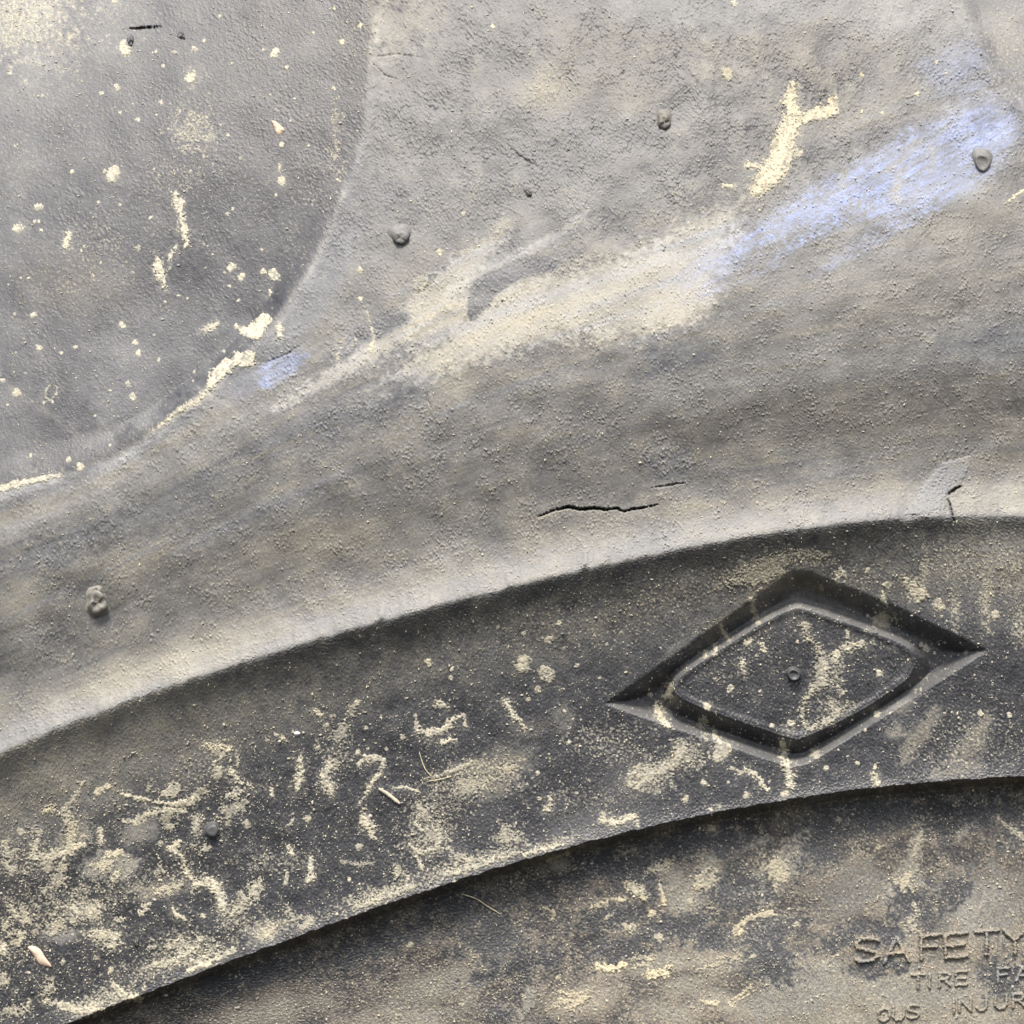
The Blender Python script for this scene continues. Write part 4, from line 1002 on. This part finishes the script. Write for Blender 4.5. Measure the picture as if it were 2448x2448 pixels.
# ------------------------------------------------------------------ vent nubs of the mould
def lathe(name, x, y, prof, mat, parent, lean=(0, 0), wob=.12, seg=22, filmv=.3, warmv=.4, jag=0):
    """prof: (radius, height above the surface)"""
    vx, at_ = [], []
    h0 = float(np.median(relief(np.array([x, x + 6., x - 6., x, x]), np.array([y, y, y, y + 6., y - 6.]))))
    for j, (r, z) in enumerate(prof):
        for i in range(seg):
            q = 2 * math.pi * i / seg
            w = 1 + wob * (math.sin(2 * q + x) + .6 * math.sin(3 * q + y) + .4 * math.sin(5 * q + x * y)) * .5
            zz_ = z + (jag * (math.sin(3 * q + x) + random.uniform(-1, 1)) if 0 < z else 0)
            f = z / (prof[-1][1] + 1e-6)
            px_, py_ = x + r * w * math.cos(q) + lean[0] * f, y + r * w * math.sin(q) + lean[1] * f
            vx.append((px_, py_, h0 + zz_))
            at_.append((filmv * (.8 + .4 * random.random()), warmv, 0, 0))
    vx.append((x + lean[0], y + lean[1], h0 + prof[-1][1])); at_.append((filmv, warmv, 0, 0))
    v = np.array(vx)
    co_ = place(v[:, 0], v[:, 1], v[:, 2])
    fc = []
    for j in range(len(prof) - 1):
        for i in range(seg):
            a, b = j * seg + i, j * seg + (i + 1) % seg
            fc.append((a, a + seg, b + seg, b))
    tip = len(vx) - 1
    l = (len(prof) - 1) * seg
    fc += [(l + i, tip, tip, l + (i + 1) % seg) for i in range(seg)]
    me = bpy.data.meshes.new(name)
    me.from_pydata(co_.tolist(), [], [tuple(dict.fromkeys(q)) for q in fc])
    a = me.attributes.new('dirt', 'FLOAT_COLOR', 'POINT')
    a.data.foreach_set('color', np.array(at_, np.float32).ravel())
    me.polygons.foreach_set('use_smooth', np.full(len(me.polygons), True))
    return link(name, me, mat, parent)


NUB = lambda r, z: [(r * 1.5, -5), (r * 1.15, 1), (r, 4), (r * .97, z * .45), (r * .86, z * .66), (r * .55, z * .72), (r * .2, z * .68)] if z > 15 else [(r * 1.5, -5), (r * 1.15, 1), (r, 5), (r * .98, z * .6), (r * .85, z * .9), (r * .5, z), (r * .2, z * .97)]
CUP = lambda r, z: [(r * 1.5, -5), (r * 1.15, 1), (r, 5), (r, z * .75), (r * .9, z), (r * .7, z * .98), (r * .55, z * .82), (r * .2, z * .78)]
lathe('rubber_nub', 957, 563, NUB(19, 26), M_TYRE, tyre, (2, 5), wob=.2, filmv=.42, warmv=.4, jag=1.2)
lathe('rubber_nub', 1588, 290, NUB(17, 20), M_TYRE, tyre, (0, 2), wob=.25, filmv=.40, warmv=.9, jag=1.8)
lathe('rubber_nub', 2349, 386, CUP(20, 13), M_TYRE, tyre, (0, 2), wob=.2, filmv=.45, warmv=.4)
lathe('rubber_nub', 231, 1446, [(40, -6), (31, 1), (27, 6), (26, 14), (24, 22), (17, 26), (11, 22), (6, 20)], M_TYRE, tyre, (2, -6), wob=.35, filmv=.50, warmv=.85, jag=2.2)
lathe('rubber_nub', 229, 1420, [(24, -6), (17, 4), (14, 14), (9, 20), (5, 12)], M_TYRE, tyre, (0, -4), wob=.35, filmv=.6, warmv=.8, jag=2)
lathe('rubber_nub', 506, 1984, NUB(16, 24), M_TYRE, tyre, (2, 3), filmv=.20, warmv=.2)
lathe('rubber_nub', 1898, 1611, CUP(15, 20), M_TYRE, tyre, (0, 2), filmv=.16, warmv=.1)
lathe('rubber_nub', 312, 98, CUP(7, 8), M_TYRE, tyre, (0, 2), wob=.4, filmv=.2, warmv=.3, jag=1)
lathe('rubber_nub', 433, 87, NUB(7, 7), M_TYRE, tyre, (3, -2), wob=.5, filmv=.26, warmv=.3, jag=1)
lathe('rubber_nub', 1262, 461, NUB(7, 7), M_TYRE, tyre, (4, 1), wob=.5, filmv=.26, warmv=.4, jag=1)
lathe('rubber_nub', 325, 2253 - 0, NUB(7, 10), M_TYRE, tyre, (2, 2), wob=.5, filmv=.16, warmv=.9, jag=1)

# ------------------------------------------------------------------ loose grains of sand stuck to the rubber (nobody could count them)
def grains(n):
    out_v, out_f, out_a = [], [], []
    px_ = RNG.uniform(-50, 2498, n * 14); py_ = RNG.uniform(-50, 2498, n * 14)
    t_ = (py_ - rib(px_)) * .95; te_ = (py_ - edg(px_)) * .95
    g_ = samp(groove, px_, py_)
    lf = 1 - sstep(200, 1500, px_)
    den = np.where(te_ > 3, .05 + .07 * sstep(60, 300, te_), np.where(t_ > 120, .065 + .15 * lf, np.where(g_ > .5, .045, .035)))
    den = den + .75 * samp(mud, px_, py_)
    d_ = samp(n80, px_, py_); den *= np.clip(1 + .6 * d_, .1, 2.4)
    ok = (np.abs(t_) > 8) & (np.abs(te_ - 6) > 14) & (RNG.uniform(0, 1, len(px_)) < den)
    px_, py_ = px_[ok][:n], py_[ok][:n]
    m = len(px_)
    up = t_[ok][:n] < 0
    r = np.clip(RNG.lognormal(.55, .38, m), 1.0, 5.0) * np.where(up, .85, 1.0)
    h = relief(px_, py_)
    base = np.array([(1, 0, 0), (0, 1, 0), (-1, 0, 0), (0, -1, 0), (0, 0, 1)], float)
    ring = np.concatenate([base[:4], [(0, 0, .85)]])
    ang = RNG.uniform(0, 6.28, m)
    asp = RNG.uniform(.6, 1.4, m)
    v = np.zeros((m, 9, 3))
    for i in range(4):
        q = ang + i * math.pi / 2
        rr = r * RNG.uniform(.75, 1.25, m)
        v[:, i] = np.stack([px_ + rr * np.cos(q) * asp, py_ + rr * np.sin(q) / asp, h - .8], -1)
        r2 = rr * RNG.uniform(.5, .9, m)
        v[:, 4 + i] = np.stack([px_ + r2 * np.cos(q + .3) * asp, py_ + r2 * np.sin(q + .3) / asp, h + r * RNG.uniform(.4, .75, m)], -1)
    v[:, 8] = np.stack([px_, py_, h + r * RNG.uniform(.7, 1.0, m)], -1)
    f = []
    for i in range(4):
        j = (i + 1) % 4
        f += [(i, j, 4 + j), (i, 4 + j, 4 + i), (4 + i, 4 + j, 8)]
    f = np.array(f)
    F = (np.arange(m)[:, None, None] * 9 + f[None]).reshape(-1, 3)
    a = np.zeros((m, 9, 4))
    a[:, :, 0] = .6; a[:, :, 1] = RNG.uniform(-.1, .7, m)[:, None]
    a[:, :, 2] = np.clip(RNG.normal(.50, .28, m), .0, 1)[:, None]
    vv = v.reshape(-1, 3)
    me = grid_mesh('sand_grains', place(vv[:, 0], vv[:, 1], vv[:, 2]), F[:, ::-1], a.reshape(-1, 4))
    o = link('sand_grains', me, M_MUD, tyre)
    o['kind'] = 'stuff'
    o['label'] = 'scattered pale grains of sand and dust stuck to the rubber'
    return o


grains(22000)

# ------------------------------------------------------------------ loose bits lying on the tyre
def fibre(name, pts, r0, mat, label, cat, lift=2.0, group=None, seg=7):
    P = np.array(pts, float)
    q = np.linspace(0, len(P) - 1, (len(P) - 1) * 6 + 1)
    xs_ = np.interp(q, np.arange(len(P)), P[:, 0]); ys_ = np.interp(q, np.arange(len(P)), P[:, 1])
    k = np.ones(5) / 5
    if len(xs_) > 8:
        xs_[2:-2] = np.convolve(xs_, k, 'valid'); ys_[2:-2] = np.convolve(ys_, k, 'valid')
    hs = relief(xs_, ys_)
    hs = np.convolve(np.pad(hs, 4, 'edge'), np.ones(9) / 9, 'valid') + lift
    c = place(xs_, ys_, hs)
    cen = c.mean(0)
    vx, fc = [], []
    for i in range(len(c)):
        d = Vector(c[min(i + 1, len(c) - 1)] - c[max(i - 1, 0)]).normalized()
        u = d.cross(Vector((0, 1, 0))).normalized(); w = u.cross(d)
        taper = .45 + .55 * math.sin(math.pi * (i + .6) / (len(c) + .2)) ** .5
        for j in range(seg):
            a = 2 * math.pi * j / seg
            vx.append(Vector(c[i] - cen) + (u * math.cos(a) + w * math.sin(a)) * r0 * S * taper * random.uniform(.88, 1.12))
        if i:
            for j in range(seg):
                a, b = (i - 1) * seg + j, (i - 1) * seg + (j + 1) % seg
                fc.append((a, b, b + seg, a + seg))
    fc.append(tuple(range(seg))[::-1]); fc.append(tuple(range((len(c) - 1) * seg, len(c) * seg)))
    me = bpy.data.meshes.new(name)
    me.from_pydata([tuple(p) for p in vx], [], fc)
    me.polygons.foreach_set('use_smooth', np.full(len(me.polygons), True))
    o = link(name, me, mat)
    o.location = Vector(cen) + BASE
    o['label'] = label; o['category'] = cat
    if group: o['group'] = group
    return o


fibre('grass_fibre', [(1103, 2137), (1137, 2147), (1167, 2168), (1198, 2186)], 1.5, M_STRAW, 'long thin straw fibre curving over the shaded panel just below the sharp edge', 'fibre', 3)
fibre('grass_fibre', [(1002, 1797), (1010, 1824), (1018, 1842), (1033, 1857)], 1.2, M_STRAW, 'short bent pale fibre standing above the biggest sandy patch on the dark band', 'fibre', 3)
fibre('grass_fibre', [(1020, 1868), (1050, 1864), (1078, 1856)], 1.0, M_STRAW, 'tiny straight pale fibre across the top of the biggest sandy patch', 'fibre', 3)
fibre('grass_fibre', [(1700, 1935), (1702, 1950)], 1.1, M_WHITE, 'tiny upright white hair on the sharp edge below the diamond', 'fibre', 2)
fibre('twig', [(905, 1885), (918, 1893), (932, 1902), (946, 1914), (957, 1922)], 5.0, M_TWIG, 'small grey twig stuck slantwise left of the biggest sandy patch', 'twig', 4)


def flake(name, pts, thick, mat, label, cat, bend=3.0):
    P = smooth_closed(pts, 3)
    cx, cy = P.mean(0)
    n = len(P)
    rings = [(1.0, .5), (.8, thick), (.4, thick + bend * .5)]
    V = []
    for k, z in rings:
        q = np.c_[cx + (P[:, 0] - cx) * k, cy + (P[:, 1] - cy) * k]
        hh = relief(q[:, 0], q[:, 1])
        V.append(place(q[:, 0], q[:, 1], np.full(n, hh.mean()) * .6 + hh * .4 + z + RNG.uniform(-.7, .7, n)))
    V.append(place(P[:, 0] * .98 + cx * .02, P[:, 1] * .98 + cy * .02, relief(P[:, 0], P[:, 1]) - 1.5))
    hm = float(relief(np.array([cx]), np.array([cy]))[0])
    V.append(place(np.array([cx]), np.array([cy]), np.array([hm + thick + bend])))
    c = np.concatenate(V); cen = c.mean(0)
    fc = []
    for a, b in ((3, 0), (0, 1), (1, 2)):
        fc += [(a * n + i, a * n + (i + 1) % n, b * n + (i + 1) % n, b * n + i) for i in range(n)]
    fc += [(2 * n + i, 2 * n + (i + 1) % n, 4 * n) for i in range(n)]
    me = bpy.data.meshes.new(name)
    me.from_pydata((c - cen).tolist(), [], fc)
    me.polygons.foreach_set('use_smooth', np.full(len(me.polygons), True))
    o = link(name, me, mat)
    o.location = Vector(cen) + BASE
    o['label'] = label; o['category'] = cat
    return o


flake('leaf_scrap', [(650, 288), (662, 292), (676, 304), (682, 312), (676, 318), (668, 327), (660, 320), (654, 304)], 5, M_LEAF, 'cream and brown scrap of dry leaf stuck in the upper groove', 'leaf scrap')
flake('bark_flake', [(66, 2264), (82, 2262), (97, 2270), (110, 2290), (128, 2314), (112, 2312), (94, 2306), (80, 2284)], 5, M_PINK, 'pinkish flake near the lower left corner of the dark band', 'flake')
flake('pale_chip', [(702, 1752), (710, 1748), (718, 1752), (716, 1758), (706, 1759)], 4, M_WHITE, 'small bright white chip among mud spots left of the middle of the dark band', 'chip')
